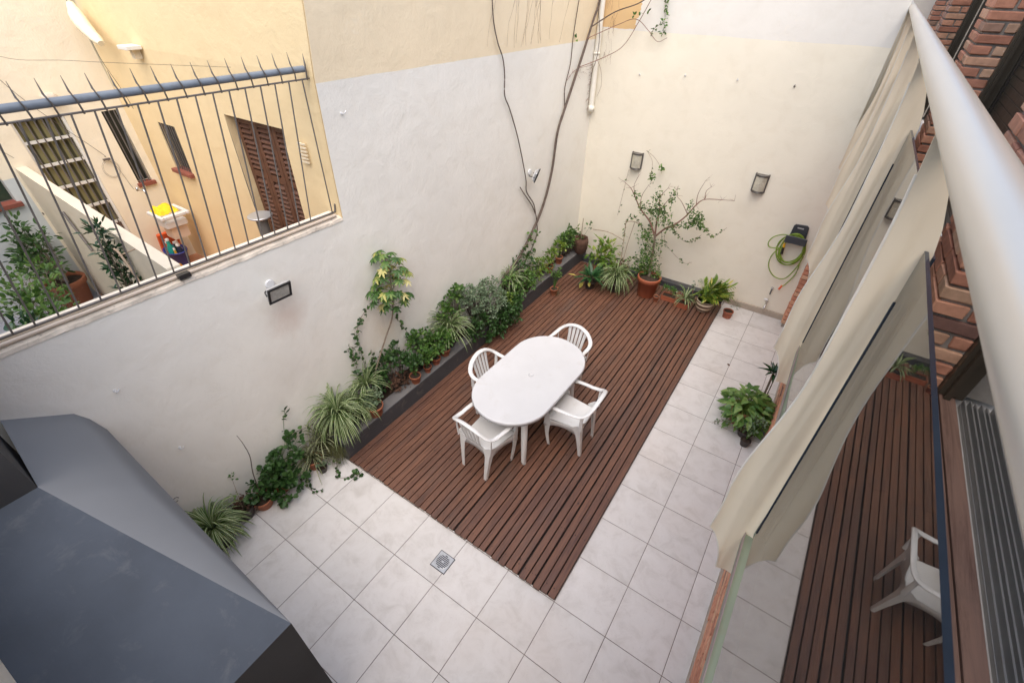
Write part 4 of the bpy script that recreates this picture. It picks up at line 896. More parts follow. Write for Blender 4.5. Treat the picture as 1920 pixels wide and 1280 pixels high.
def chair_proto():
    o = thing('garden_chair', (0,0,0), 'white plastic garden armchair', 'chair', 'white plastic chairs round the table')
    # seat: dished shell
    q = MB(); vs = []; fs = []; nu, nv = 12, 12
    def seat(u, v, dz=0):
        y = -.20+.42*v; w = .19+.045*v; x = (u*2-1)*w
        z = .425 - .022*math.sin(math.pi*u)*math.sin(math.pi*min(1,v*1.1)) - (.028*max(0,(v-.8)/.2)**2) + .012*max(0,(.15-v)/.15)
        if v > .9: x *= 1-.05*(v-.9)*10
        return (x, y, z+dz)
    for dz in (0,-.006):
        for i in range(nu+1):
            for j in range(nv+1): vs.append(seat(i/nu, j/nv, dz))
    N = (nu+1)*(nv+1)
    for i in range(nu):
        for j in range(nv): a = i*(nv+1)+j; fs.append((a,a+nv+1,a+nv+2,a+1)); fs.append((N+a,N+a+1,N+a+nv+2,N+a+nv+1))
    for i in range(nu):
        a = i*(nv+1); b = a+nv; fs.append((a,N+a,N+a+nv+1,a+nv+1)); fs.append((b,b+nv+1,N+b+nv+1,N+b))
    q.add(vs, fs, smooth=True)
    # skirts on four sides
    def skirt(p0, p1, d0, d1, nrm):
        n = 10; vs = []; 
        for k in range(n+1):
            t = k/n; p = Vector(p0).lerp(Vector(p1), t); d = d0+(d1-d0)*math.sin(math.pi*t)
            vs += [p, p+Vector(nrm)*.010+V(0,0,-d), p+Vector(nrm)*.006+V(0,0,-d), p+Vector(nrm)*-.004]
        fs = []
        for k in range(n): a = 4*k; fs += [(a,a+1,a+5,a+4),(a+1,a+2,a+6,a+5),(a+2,a+3,a+7,a+6)]
        q.add(vs, fs, smooth=True)
    skirt((-.235,.22,.405),(.235,.22,.405),.09,.04,(0,1,0)); skirt((-.195,-.20,.43),(.195,-.20,.43),.10,.045,(0,-1,0))
    for s in (-1,1): skirt((s*.195,-.20,.43),(s*.238,.22,.405),.11,.05,(s,0,0))
    q.build('seat', M['white_plastic'], o)
    # back arch with five slats
    q = MB(); arch = curve_pts([(-.262,-.12,.652),(-.258,-.20,.665),(-.232,-.262,.70),(-.165,-.298,.752),(-.085,-.312,.785),(0,-.318,.796),(.085,-.312,.785),(.165,-.298,.752),(.232,-.262,.70),(.258,-.20,.665),(.262,-.12,.652)], 5)
    q.tube(arch, 0.027, 10, flat=0.42, up=(0,0.25,1)); q.tube([p+V(0,.012,-.008) for p in arch], 0.010, 6, flat=1.2)
    for k in range(5):
        a = (k-2)*.044; b = (k-2)*.061; zt2 = [.770,.790,.796,.790,.770][k]; yt = [-.303,-.313,-.316,-.313,-.303][k]
        q.tube(curve_pts([(a,-.195,.430),(a*1.1,-.235,.50),(a+(b-a)*.6,-.275,.64),(b,yt,zt2-.008)],5), lerp_list([.020,.0195,.0215,.0245],16), 8, flat=0.24, up=(0,1,.3))
    q.build('backrest', M['white_plastic'], o)
    for s in (-1,1):
        q = MB(); q.tube(curve_pts([(s*.262,-.125,.652),(s*.268,-.03,.648),(s*.266,.09,.640),(s*.258,.165,.628),(s*.246,.196,.600)],5), lerp_list([.0235,.025,.026,.025,.018],21), 10, flat=0.42, up=(0,0.1,1))
        q.tube(curve_pts([(s*.258,-.12,.642),(s*.262,.06,.632),(s*.25,.17,.61)],5), 0.010, 6); q.build('armrest', M['white_plastic'], o)
        def leg(pts, ws, ds):
            q = MB(); n = len(pts); vs = []; fs = []; P_ = curve_pts(pts, 4); Wd = lerp_list(ws, len(P_)); D = lerp_list(ds, len(P_)); t = .0055
            for p, w, d in zip(P_, Wd, D):   # L-section open to the inside
                sg = -s; fy = 1 if pts[0][1] < 0 else -1
                for (dx, dy) in ((0,0),(sg*w,0),(sg*w,fy*t),(sg*t,fy*t),(sg*t,fy*d),(0,fy*d)): vs.append((p.x+dx, p.y+dy, p.z))
            for k in range(len(P_)-1):
                for j in range(6): fs.append((k*6+j, k*6+(j+1) % 6, (k+1)*6+(j+1) % 6, (k+1)*6+j))
            fs.append([0,1,2,3,4,5]); fs.append([(len(P_)-1)*6+j for j in range(6)][::-1]); q.add(vs, fs)
            q.build('leg', M['white_plastic'], o)
        leg([(s*.262,.208,.615),(s*.252,.212,.50),(s*.246,.218,.40),(s*.238,.20,.20),(s*.226,.165,0)], [.032,.034,.075,.042,.032], [.03,.04,.085,.045,.034])
        leg([(s*.232,-.215,.50),(s*.222,-.218,.43),(s*.212,-.225,.34),(s*.196,-.24,.17),(s*.182,-.252,0)], [.03,.10,.062,.046,.036], [.03,.11,.060,.042,.032])
        q = MB(); q.tube([(s*.232,-.22,.44),(s*.245,-.225,.55),(s*.25,-.225,.655)], lerp_list([.026,.020,.018],3), 8, flat=.3, up=(1,.5,0)); q.build('back_support', M['white_plastic'], o)
    return o
c0_ = chair_proto()
chairs = [((-2.80,1.83), math.radians(-5), 'white plastic armchair at the near end of the table, seat partly under it'),
          ((-1.585,3.42), math.radians(91), 'white plastic armchair on the open deck side, pulled out right of the table'),
          ((-3.40,3.14), math.radians(-89), 'white plastic armchair between the table and the planter'),
          ((-2.63,4.84), math.radians(172), 'white plastic armchair at the far end of the table facing the camera')]
for i, ((x,y), rz, lab) in enumerate(chairs):
    o = c0_ if i == 0 else copy_tree(c0_)
    o.location = V(x*S, y*S, DZ); o.rotation_euler = (0,0,rz); o.scale = (0.89, 0.90, 0.955); o['label'] = lab

# ================================================================ plants
RND = random.Random(77)
def leaf(mb, p, d, nrm, L, Wd, m=0, shape='oval', fold=0.25, curl=0.15, c=None):
    d = Vector(d).normalized(); nrm = Vector(nrm); s = d.cross(nrm)
    if s.length < 1e-3: s = d.cross(V(0.1,1,0.2))
    s.normalize(); n = s.cross(d).normalized(); p = Vector(p); c = RND.random() if c is None else c
    prof = {'oval': ((0,0.02),(.2,.75),(.5,1),(.8,.65),(1,.03)), 'lance': ((0,.03),(.25,.8),(.55,.85),(.8,.45),(1,.02)), 'round': ((0,.25),(.15,.85),(.45,1.0),(.8,.8),(1,.25)), 'heart': ((0,.35),(.12,1.0),(.4,.85),(.75,.4),(1,.02))}[shape]
    vs = []
    for t, w in prof:
        q = p + d*L*t - n*curl*L*t*t; h = w*Wd*.5
        vs += [q - s*h + n*fold*h, q, q + s*h + n*fold*h]
    if shape == 'heart': vs[0] = vs[0] - d*L*.12; vs[2] = vs[2] - d*L*.12
    fs = []
    for k in range(len(prof)-1): a = 3*k; fs += [(a,a+1,a+4,a+3),(a+1,a+2,a+5,a+4)]
    mb.add(vs, fs, m, c)
def rdir(up=0.3):
    while True:
        v = V(RND.uniform(-1,1),RND.uniform(-1,1),RND.uniform(-1,1))
        if .05 < v.length < 1: v.normalize(); v.z += up; return v.normalized()
def bush(mb, st, cen, rad, n, L, Wd, shape='oval', m=0, clump=9, up=0.4, twig=True, base=None, hollow=0.35):
    """leaf clumps through an irregular volume; twigs lead to each clump"""
    cen = Vector(cen); rad = Vector(rad) if not isinstance(rad,(int,float)) else V(rad,rad,rad); base = Vector(base) if base is not None else cen - V(0,0,rad.z)
    k = max(1, n//clump)
    for _ in range(k):
        v = rdir(up*.4); r = hollow+(1-hollow)*RND.random()**.6; cc = cen + V(v.x*rad.x, v.y*rad.y, v.z*rad.z)*r
        if twig: mid = base.lerp(cc,.55)+rdir()*rad.length*.08; st.tube([base, mid, cc], [.0035,.0025,.0012], 4)
        cv = RND.random()
        for _ in range(clump):
            o = rdir(.3); p = cc + o*RND.uniform(.0,1.4)*L; dd = (o + v*.5 + V(0,0,.05)).normalized(); nn = (V(0,0,1)*up*2 + rdir(.6)).normalized()
            leaf(mb, p, dd, nn, L*RND.uniform(.65,1.2), Wd*RND.uniform(.7,1.15), m, shape, c=min(1,max(0,cv*.5+RND.random()*.5)))
def spider(cen, R, n, H=0.5, w=0.012, up=1.0, ms=0, seed=0, droop=1.0):
    mb = MB(); cen = Vector(cen)
    for i in range(n):
        a = RND.uniform(0, math.tau); el = RND.uniform(.25,1.45); L = R*RND.uniform(.7,1.35); d = V(math.cos(a)*math.cos(el), math.sin(a)*math.cos(el), math.sin(el)); s = V(-math.sin(a), math.cos(a), 0)
        k = 9; vs = []; fs = []; ml = []; p = cen + V(math.cos(a),math.sin(a),0)*.012; dd = d.copy(); ww = w*RND.uniform(.75,1.2); tw = RND.uniform(-.3,.3)
        for j in range(k+1):
            t = j/k; h = ww*.5*(.5+1.4*t*(1-t)*1.6)*(1 if t<.8 else max(.06,(1-t)/.2)); sn = (s + V(0,0,tw)).normalized()
            vs += [p - sn*h + V(0,0,h*.4), p - sn*h*.38, p + sn*h*.38, p + sn*h + V(0,0,h*.4)]
            dd = (dd + V(0,0,-.24*droop*(.5+t))).normalized(); p = p + dd*L/k
        c = RND.random()
        for q in range(3):
            for_f = [(4*j+q,4*j+q+1,4*j+q+5,4*j+q+4) for j in range(k)]
            mb.add(vs, for_f, 1 if q == 1 else 0, c)
    return mb
SPM = lambda dark=False: [M['sp_dark'] if dark else M['sp_green'], M['sp_cream']]
def pot(parent, cen, r, h, mat, rim=True, soil=True, taper=.78, seg=28, band=None):
    cen = Vector(cen); q = MB(); pr = [(r*taper,0),(r*(taper+.02),.004),(r*.97,h*.78)]
    if rim: pr += [(r*.98,h*.78),(r*1.08,h*.80),(r*1.10,h*.98),(r*1.07,h),(r*.98,h),(r*.95,h*.86)]
    else: pr += [(r,h),(r*.95,h),(r*.93,h*.9)]
    q.lathe(pr, cen, seg); o = q.build('pot', mat, parent)
    if soil:
        q = MB(); q.lathe([(r*.94,h*.80),(r*.94,h*.87),(r*.5,h*.90),(0.002,h*.885)], cen, seg); q.build('soil', M['soil'], o)
    return o
def plant(name, loc, label, cat='plant', group=None): return thing(name, loc, label, cat, group)
def stems(o, mb, mat='leaf_mid', name='stem'): 
    if mb.v: mb.build(name, M[mat], o)
def vine(mb, st, pts, n, L, r=0.0022, shape='round', m=0, spread=.02, Wr=.95, dens_end=1.0):
    P_ = curve_pts(pts, 8); st.tube(P_, r, 5)
    for i in range(n):
        t = RND.random(); k = min(int(t*(len(P_)-1)), len(P_)-2); p = P_[k].lerp(P_[k+1], t*(len(P_)-1)-k)
        o = rdir(.1); leaf(mb, p+o*spread*RND.random(), (o+V(0,0,-.1)), rdir(.8), L*RND.uniform(.6,1.15), L*Wr*RND.uniform(.7,1.1), m, shape)
GP = 'potted plants along the grey wall'; GC = 'pots in front of the cream wall'

# -- on the floor at the near end of the grey wall
o = plant('spider_plant', T(-6.0,-2.72,0), 'large striped spider plant nearest the grey hood, on the floor', group=GP)
pot(o, T(-5.98,-2.72,0), .11, .16, M['dark_pot']); spider(T(-5.98,-2.72,.50), .31, 260, w=.013, droop=1.35).build('leaves', SPM(), o)
o = plant('geranium_plant', T(-6.1,-1.5,0), 'dark round-leaved plant spilling from low pots by the grey wall', group=GP)
pot(o, T(-6.02,-1.77,0), .085, .11, M['terracotta']); pot(o, T(-6.08,-1.28,0), .09, .12, M['plastic_terra']); l = MB(); st = MB()
for (x,y,z,r,n) in ((-5.98,-1.75,.45,.12,110),(-6.0,-1.38,.58,.14,170),(-6.02,-1.0,.72,.13,140),(-5.85,-1.15,.35,.13,120),(-6.1,-.75,.95,.08,40),(-5.75,-1.5,.3,.10,60)): bush(l, st, T(x,y,z), r, n, .042, .045, 'round', base=T(-6.05,-1.5,.2))
vine(l, st, [T(-6.05,-.9,1.0),T(-6.15,-.75,1.5),T(-6.2,-.6,1.75)], 9, .045)
l.build('leaves', M['leaf_dark'], o); stems(o, st)
o = plant('dark_potted_plant', T(-6.15,-2.1,0), 'sparse little plant in a dark pot of brown leaves by the spider plant', group=GP)
pot(o, T(-6.12,-2.12,0), .085, .13, M['dark_pot']); l = MB(); st = MB(); bush(l, st, T(-6.14,-2.1,.95), (.06,.09,.12), 26, .028, .022, base=T(-6.12,-2.12,.25)); l.build('leaves', M['leaf_mid'], o); stems(o, st, 'dry')
l = MB(); st = MB(); bush(l, st, T(-6.1,-2.05,.36), (.07,.07,.04), 60, .04, .03, 'lance', twig=False); l.build('dry_leaves', M['moss'], o)
q = MB(); q.tube(curve_pts([T(-6.04,-1.75,.2), T(-6.02,-1.70,.95), T(-6.02,-1.60,1.44), T(-6.02,-1.60,1.83), T(-6.05,-1.62,2.06)],6), lerp_list([.005,.004,.002],25), 5); tag(q.build('bare_twig', M['vine_bark']), 'thin bare curved twig standing up against the grey wall', 'twig')
o = plant('spider_plant', T(-6.0,-.5,0), 'small dark striped spider plant on the floor before the planter end', group=GP)
pot(o, T(-5.98,-.52,0), .08, .12, M['terracotta']); spider(T(-5.98,-.52,.30), .26, 60, w=.011).build('leaves', SPM(True), o)
o = plant('spider_plant', T(-6.1,-.2,0), 'brownish striped spider plant beside the corner of the planter', group=GP)
pot(o, T(-6.05,-.18,0), .075, .16, M['dark_pot']); spider(T(-6.05,-.18,.50), .24, 60, w=.012).build('leaves', SPM(True), o)
o = plant('jade_plant', T(-5.75,-.45,0), 'little pot of pale green succulent leaves on the tiles', group=GP)
pot(o, T(-5.72,-.52,0), .045, .07, M['dark_pot']); l = MB(); st = MB(); bush(l, st, T(-5.72,-.52,.27), (.05,.05,.03), 40, .024, .020, 'round'); l.build('leaves', M['leaf_grey'], o); stems(o, st)
o = plant('trailing_vine', T(-5.5,-.3,0), 'trailing vine with round leaves ending on the tiles by the deck corner')
l = MB(); st = MB(); vine(l, st, [T(-5.75,-.1,.5),T(-5.55,-.25,.15),T(-5.35,-.45,.03),T(-5.15,-.38,.03),T(-5.02,-.2,.05),T(-4.95,-.12,.06)], 16, .038)
for q_ in range(9): leaf(l, T(-4.98,-.18,.06)+rdir()*.03, rdir(0), V(0,0,1), .045, .042, 0, 'round')
vine(l, st, [T(-6.0,-.6,.3),T(-5.7,-.9,.06),T(-5.45,-1.0,.04),T(-5.3,-.85,.03)], 16, .035); vine(l, st, [T(-6.2,-.1,.9),T(-6.16,-.35,1.0),T(-6.15,-.62,1.1),T(-6.15,-.8,.95)], 12, .05)
l.build('leaves', M['leaf_dark'], o); stems(o, st, 'vine_bark')
o = plant('asparagus_fern', T(-5.6,-.1,.3), 'wispy dried asparagus fern tumbling over the planter corner')
q = MB(); RND.seed(5)
for _ in range(420):
    b0 = T(-5.75+RND.uniform(-.2,.25), -.02+RND.uniform(-.15,.05), .50-RND.random()*.2); d = V(RND.uniform(-.2,1),RND.uniform(-1,.0),RND.uniform(-.6,.25)).normalized()*RND.uniform(.05,.16); q.tube([b0, b0+d*.5+V(0,0,.01), b0+d+V(0,0,-.05)], [.0012,.0009,.0005], 3, caps=False)
    if b0.z+d.z-.05 < 0: pass
q.build('fronds', M['wisp'], o)

# -- on the planter
o = plant('spider_plant', T(-5.9,.45,.57), 'big bright striped spider plant on the near end of the planter', group=GP)
pot(o, T(-5.92,.42,.50), .10, .15, M['terracotta']); spider(T(-5.92,.32,1.02), .33, 260, w=.013, droop=1.4).build('leaves', SPM(), o)
o = plant('spider_plant', T(-5.85,.8,.57), 'second striped spider plant mixed into the bright one on the planter', group=GP)
pot(o, T(-5.9,.80,.50), .085, .13, M['dark_pot']); spider(T(-5.85,.78,.92), .27, 150, w=.012, droop=1.4).build('leaves', SPM(), o)
o = plant('ivy_plant', T(-5.55,.9,.57), 'pale green ivy in a round orange terracotta pot on the planter edge', group=GP)
pot(o, T(-5.57,1.06,.57), .085, .13, M['terracotta']); l = MB(); st = MB(); bush(l, st, T(-5.60,1.08,1.05), (.11,.11,.07), 170, .036, .026, 'oval', base=T(-5.57,1.06,.8)); l.build('leaves', M['leaf_grey'], o); stems(o, st)
o = plant('spider_plant', T(-6,1.3,.57), 'narrow upright striped spider plant behind the orange ivy pot', group=GP)
pot(o, T(-5.98,1.25,.5), .08, .14, M['dark_pot']); spider(T(-5.98,1.25,1.15), .28, 70, w=.013).build('leaves', SPM(), o)
# schefflera
o = plant('umbrella_tree', T(-5.95,1.5,.5), 'thin-trunked variegated umbrella tree leaning from the planter', 'tree')
st = MB(); tr_ = curve_pts([T(-6.0,1.35,.5),T(-5.96,1.55,1.3),T(-5.93,2.0,2.05),T(-5.92,2.35,2.6),T(-5.92,2.45,3.4),T(-5.9,2.5,3.95)],6); st.tube(tr_, lerp_list([.010,.008,.006],len(tr_)), 7); st.build('trunk', M['bark'], o)
l = MB(); RND.seed(11); ps = MB()
for _ in range(70):
    z_ = RND.uniform(2.75,4.2); k = (z_-2.75)/1.45; R_ = .22*(math.sin(math.pi*(.18+.72*k))**.8); a = RND.uniform(0,math.tau); b0 = T(-5.92,2.42+.05*k,z_-.15); tip = T(-5.9,2.45,z_) + V(math.cos(a)*R_*.8, math.sin(a)*R_*RND.uniform(.5,1.25), RND.uniform(-.02,.05))
    if tip.x < (XW(2.4)+.06)*S: tip.x = (XW(2.4)+.06)*S + RND.random()*.03
    ps.tube([b0, tip], .002, 4); out = (tip-b0).normalized(); nn = (V(0,0,1)*.9+out*.5).normalized(); yel = RND.random()
    cv = RND.random()*.45 if yel > .3 else RND.uniform(.55,1)
    s1 = nn.cross(V(1,.2,0)).normalized(); s2 = nn.cross(s1)
    for j in range(8):
        an = j*math.tau/8+RND.uniform(-.12,.12); dd = s1*math.cos(an)+s2*math.sin(an)-nn*.28; leaf(l, tip, dd, nn, .072*RND.uniform(.75,1.2), .026, 0, 'lance', c=min(1,max(0,cv+RND.uniform(-.2,.2))))
l.build('leaves', M['leaf_varieg'], o); ps.build('leaf_stalks', M['leaf_mid'], o)
# climbing ivy pair
o = plant('climbing_ivy', T(-6.1,1.4,.5), 'slender ivy climbing the grey wall left of the umbrella tree trunk', 'vine')
l = MB(); st = MB(); RND.seed(3)
vine(l, st, [T(-6.0,1.5,.6),T(-6.08,1.42,1.3),T(-6.12,1.42,2.0),T(-6.12,1.42,2.5),T(-6.12,1.65,2.85),T(-6.1,1.92,3.0)], 52, .042); vine(l, st, [T(-6.0,1.5,.6),T(-6.05,1.7,1.2),T(-6.1,1.68,1.9)], 34, .045); vine(l, st, [T(-6,1.4,.6),T(-6.1,1.25,1.2),T(-6.12,1.2,1.8),T(-6.12,1.22,2.25)], 34, .045)
vine(l, st, [T(-6.12,1.3,2.1),T(-6.12,1.18,2.3),T(-6.12,1.1,2.2)], 8, .04)
l.build('leaves', M['leaf_dark'], o); stems(o, st, 'vine_bark')
o = plant('climbing_ivy', T(-6.1,3.2,.5), 'ivy shoot slanting up the grey wall right of the umbrella tree', 'vine')
l = MB(); st = MB(); vine(l, st, [T(-5.95,3.3,.6),T(-6.08,3.05,1.25),T(-6.1,2.8,1.8),T(-6.1,2.6,2.3),T(-6.1,2.68,2.45)], 34, .045, spread=.015); l.build('leaves', M['leaf_dark'], o); stems(o, st, 'vine_bark')
# leafy mass in the planter
def planterbush(name, y0, y1, z0, z1, n, mat, L, Wd, label, shape='oval', x0=-6.0, x1=-5.65, clump=9, k=None, cat='shrub'):
    o = plant(name, T((x0+x1)/2,(y0+y1)/2,.5), label, cat); l = MB(); st = MB(); k = k or max(2, int((y1-y0)/.35))
    for i in range(k):
        yy = y0+(y1-y0)*(i+.5)/k; zz = z0+(z1-z0)*RND.uniform(.35,.75); xx = RND.uniform(x0,x1); bush(l, st, T(xx,yy,zz), V(.10,.11,(z1-z0)*S*.42), n//k, L, Wd, shape, base=T((x0+x1)/2-.05,yy,.5), clump=clump)
    l.build('leaves', mat if not isinstance(mat,str) else M[mat], o); stems(o, st, 'vine_bark'); return o
RND.seed(31)
planterbush('ivy_shrub', 1.45, 2.5, .7, 1.75, 420, 'leaf_dark', .042, .038, 'dark tangled ivy under the umbrella tree', 'round', -6.05, -5.8)
planterbush('red_leaf_plant', 1.8, 2.3, .55, .85, 150, 'moss', .045, .03, 'brown dried leaves low in the planter', 'lance', -5.9, -5.7)
def edgepot(x, y, r, h, mat, lab, z0=.57, bushr=(.10,.10,.08), n=170, lm='leaf_mid', L=.038, Wd=.034, shape='round', up=.17, grp=GP, tube=None, name='potted_plant'):
    o = plant(name, T(x,y,z0), lab, group=grp); pot(o, T(x,y,z0), r, h, mat); l = MB(); st = MB(); bush(l, st, T(x,y,z0)+V(0,0,h+up*S), bushr, n, L, Wd, shape, base=T(x,y,z0)+V(0,0,h*.9)); l.build('leaves', M[lm], o); stems(o, st); return o
edgepot(-5.56,2.42,.062,.105,M['terracotta'],'terracotta pot full of pale dry stalks on the planter edge', n=150, bushr=(.09,.10,.07), lm='leaf_dark', up=.45)
edgepot(-5.58,2.90,.045,.08,M['plastic_terra'],'small terracotta pot on the planter edge, second of a close row', n=130, bushr=(.08,.09,.07), up=.35)
edgepot(-5.62,3.28,.055,.09,M['plastic_terra'],'terracotta pot with a leafy green tuft, next to the spider plant', n=240, bushr=(.12,.13,.10), lm='leaf_mid', up=.45)
edgepot(-5.66,3.70,.065,.10,M['terracotta'],'terracotta pot with bright round leaves below the small spider plant', n=260, bushr=(.13,.13,.09), lm='leaf_mid', up=.35)
edgepot(-5.9,3.05,.07,.12,M['dark_pot'],'bushy green plant in a dark pot behind the terracotta row', n=300, bushr=(.13,.16,.14), lm='leaf_mid', up=.6, z0=.5)
o = plant('spider_plant', T(-5.8,4.1,.57), 'arching striped spider plant over the planter near the grey bush', group=GP); pot(o, T(-5.82,4.1,.55), .075, .12, M['dark_pot']); spider(T(-5.80,4.1,1.20), .34, 110, w=.013).build('leaves', SPM(), o)
planterbush('green_shrub', 3.9, 4.8, .9, 2.2, 420, 'leaf_mid', .040, .036, 'mid green shrub against the wall behind the arching spider plant', 'round', -6.05, -5.9)
o = plant('grey_shrub', T(-5.7,5.4,.5), 'large rounded grey-green shrub in the middle of the planter', 'shrub'); l = MB(); st = MB()
for (x,y,z,r,n) in ((-5.62,5.2,1.55,.18,560),(-5.45,5.75,1.35,.17,520),(-5.85,4.95,1.75,.15,380),(-5.5,5.35,1.05,.15,330),(-5.75,5.9,1.55,.15,330)): bush(l, st, T(x,y,z), (r,r*1.1,r*.85), n, .030, .024, 'oval', base=T(-5.85,5.3,.5), clump=11, up=.8)
l.build('leaves', M['leaf_grey'], o); stems(o, st, 'vine_bark')
o = plant('ivy_cascade', T(-5.4,5.8,.5), 'green ivy hanging over the planter face onto the deck', 'vine'); l = MB(); st = MB()
for (x,y,z,r,n) in ((-5.42,4.75,.75,.10,160),(-5.40,5.0,1.1,.10,160),(-5.30,6.05,.85,.12,300),(-5.2,6.3,.55,.12,280),(-5.22,5.75,.45,.10,200),(-5.25,6.55,.8,.12,260),(-5.3,5.2,.4,.07,70),(-5.35,5.45,.75,.09,120)): bush(l, st, T(x,y,z), (r*.9,r*1.2,r), n, .036, .034, 'round', base=T(-5.5,6,.7))
l.build('leaves', M['leaf_dark'], o); stems(o, st, 'vine_bark')
l = MB(); st = MB(); bush(l, st, T(-5.35,6.25,1.15), (.08,.12,.10), 90, .032, .026, 'oval', base=T(-5.5,6,.7)); l.build('yellow_leaves', M['leaf_light'], o)
planterbush('bright_shrub', 6.7, 8.1, .45, 1.45, 900, 'leaf_mid', .036, .032, 'bright bushy green shrub where the climbing stems start', 'round', -5.75, -5.25, k=5)
o = plant('spider_plant', T(-5.9,7.2,.57), 'thin-leaved spider plant at the foot of the climber', group=GP); pot(o, T(-5.9,7.15,.5), .08, .14, M['dark_pot']); spider(T(-5.85,7.2,1.25), .30, 80, w=.011).build('leaves', SPM(), o)
planterbush('ivy_shrub', 7.4, 8.6, .9, 1.9, 300, 'leaf_dark', .034, .030, 'loose dark creeper around the climber stems', 'oval', -6.0, -5.8)
planterbush('yellow_shrub', 8.1, 9.3, .55, 1.25, 420, 'leaf_light', .038, .026, 'yellow-green creeper on the planter past the climber', 'oval', -5.95, -5.55)
edgepot(-5.62,9.35,.062,.11,M['plastic_terra'],'orange-red pot with yellow-green leaves on the far planter edge', n=170, bushr=(.10,.11,.09), lm='leaf_light', up=.45, shape='oval', Wd=.028)
edgepot(-5.66,10.12,.060,.12,M['terracotta'],'terracotta pot with pale leaves near the far end of the planter', n=110, bushr=(.09,.10,.08), lm='leaf_light', up=.40)
planterbush('corner_shrub', 10.3, 11.6, .75, 1.55, 640, 'leaf_mid', .042, .034, 'broad green plants crowding the far corner of the planter', 'oval', -5.85, -5.45, k=5)
o = plant('basket_plant', T(-5.4,11.3,.57), 'dark brown fibre basket with a stick in the wall corner', 'basket'); q = MB(); q.lathe([(.08,0),(.12,.08),(.13,.2),(.11,.28),(.09,.26),(.08,.2)], T(-5.42,11.35,.57), 20); q.build('basket', M['basket'], o)
q = MB(); q.tube([T(-5.5,11.5,1.0),T(-5.52,11.55,1.85)], .006, 6); q.build('stick', M['dry'], o)
l = MB(); st = MB(); bush(l, st, T(-5.25,11.5,1.55), (.06,.05,.05), 12, .05, .04, 'oval', base=T(-5.4,11.4,1.1)); l.build('leaves', M['leaf_mid'], o); stems(o, st)
# climber
o = plant('woody_climber', T(-5.95,7.2,.5), 'old bare woody climber rising up the grey wall to the top corner', 'vine')
A_ = [(-6.0,7.0,.9),(-5.99,7.04,1.32),(-5.97,7.5,1.52),(-5.97,7.92,1.71),(-5.94,8.66,2.37),(-5.93,9.24,3.09),(-5.92,9.61,4.02),(-5.91,9.78,5.11),(-5.9,10.15,5.79),(-5.88,10.88,6.97),(-5.87,11.4,7.87),(-5.86,11.69,8.36),(-5.8,11.75,9.4)]
q = MB(); P_ = curve_pts([T(*a) for a in A_],7); q.tube(P_, [r*(1+.12*noise.noise(p*9)) for r, p in zip(lerp_list([.030,.022,.019,.018,.017,.017,.014,.012],len(P_)),P_)], 9); q.build('trunk', M['vine_bark'], o)
def twig(pts, r0, r1, name='stem', mat='vine_bark', par=None, n=7):
    q = MB(); P_ = curve_pts([T(*a) for a in pts], n); q.tube(P_, lerp_list([r0,r1],len(P_)), 6); q.build(name, M[mat], par or o)
twig([(-6.0,7.3,1.1),(-5.99,7.9,1.25),(-5.97,8.45,1.48),(-5.96,8.92,2.07),(-5.95,8.85,2.6),(-5.95,8.76,2.88),(-5.96,8.62,3.25),(-5.97,8.2,3.75),(-5.97,8.12,4.2),(-5.98,7.68,5.37),(-6.0,7.29,6.16),(-6.0,7.06,6.51),(-6.0,7.05,6.95),(-6.01,6.99,7.31),(-6.01,6.78,7.65),(-6.02,6.64,8.06),(-6.02,6.59,8.6),(-6.02,6.6,9.6)], .009, .006)
twig([(-5.96,8.78,2.85),(-5.96,8.5,3.25),(-5.98,8.05,3.75),(-5.99,7.86,3.98)], .008, .006)
twig([(-5.93,10.15,5.8),(-5.94,10.1,6.3),(-5.95,10.35,6.9),(-5.95,10.4,7.6),(-5.95,10.6,8.6)], .007, .005)
twig([(-5.88,11.3,7.72),(-5.3,11.6,8.1),(-4.6,11.7,8.35),(-4.0,11.7,8.8)], .009, .006, 'branch', 'vine_bark')
twig([(-5.88,11.1,7.45),(-5.2,11.7,7.8),(-4.7,11.75,7.95),(-4.3,11.8,7.7),(-4.0,11.85,7.45),(-3.75,11.9,7.55)], .005, .003, 'branch', 'twig')
twig([(-5.89,10.7,6.75),(-5.4,11.5,7.0),(-4.95,11.7,7.3),(-4.6,11.75,7.9),(-4.3,11.75,8.5)], .005, .004, 'branch', 'twig')
twig([(-5.87,11.6,8.3),(-5.75,11.7,7.5),(-5.78,11.72,6.9),(-5.86,11.7,6.6),(-5.9,11.7,6.1),(-5.86,11.68,5.45)], .0045, .0025, 'branch', 'vine_bark')
twig([(-5.75,11.7,6.9),(-5.6,11.75,6.6),(-5.55,11.8,6.2),(-5.66,11.8,5.85)], .003, .0015, 'branch', 'twig')
twig([(-5.95,10.15,6.45),(-5.93,10.7,6.7),(-5.8,11.5,6.75)], .003, .002, 'branch', 'twig')
q = MB(); RND.seed(9)
for _ in range(46):
    t = RND.random(); b0 = T(-5.86-.04*RND.random(), 11.68, 5.5+1.3*RND.random()); d = V(RND.uniform(-.4,.2),RND.uniform(-.8,0),RND.uniform(-1,.2)).normalized()*RND.uniform(.03,.09); q.tube([b0,b0+d*.6+rdir()*.01,b0+d], [.0016,.0011,.0006], 4)
for _ in range(26):
    b0 = T(-5.93,10.2+1.2*RND.random(),6.62+RND.uniform(-.05,.1)); d = rdir(0)*RND.uniform(.03,.08); b0.x += abs(d.x); q.tube([b0,b0+d], [.0014,.0006], 4)
for _ in range(30):
    b0 = T(-5.5+RND.uniform(-.15,.2),11.8,7.0+1.6*RND.random()); d = V(RND.uniform(-.3,.3),-.1*RND.random(),-RND.uniform(.3,1))*.14; q.tube([b0,b0+d*.5+rdir()*.01,b0+d], [.0015,.0012,.0007], 4)
q.build('tendrils', M['twig'], o)
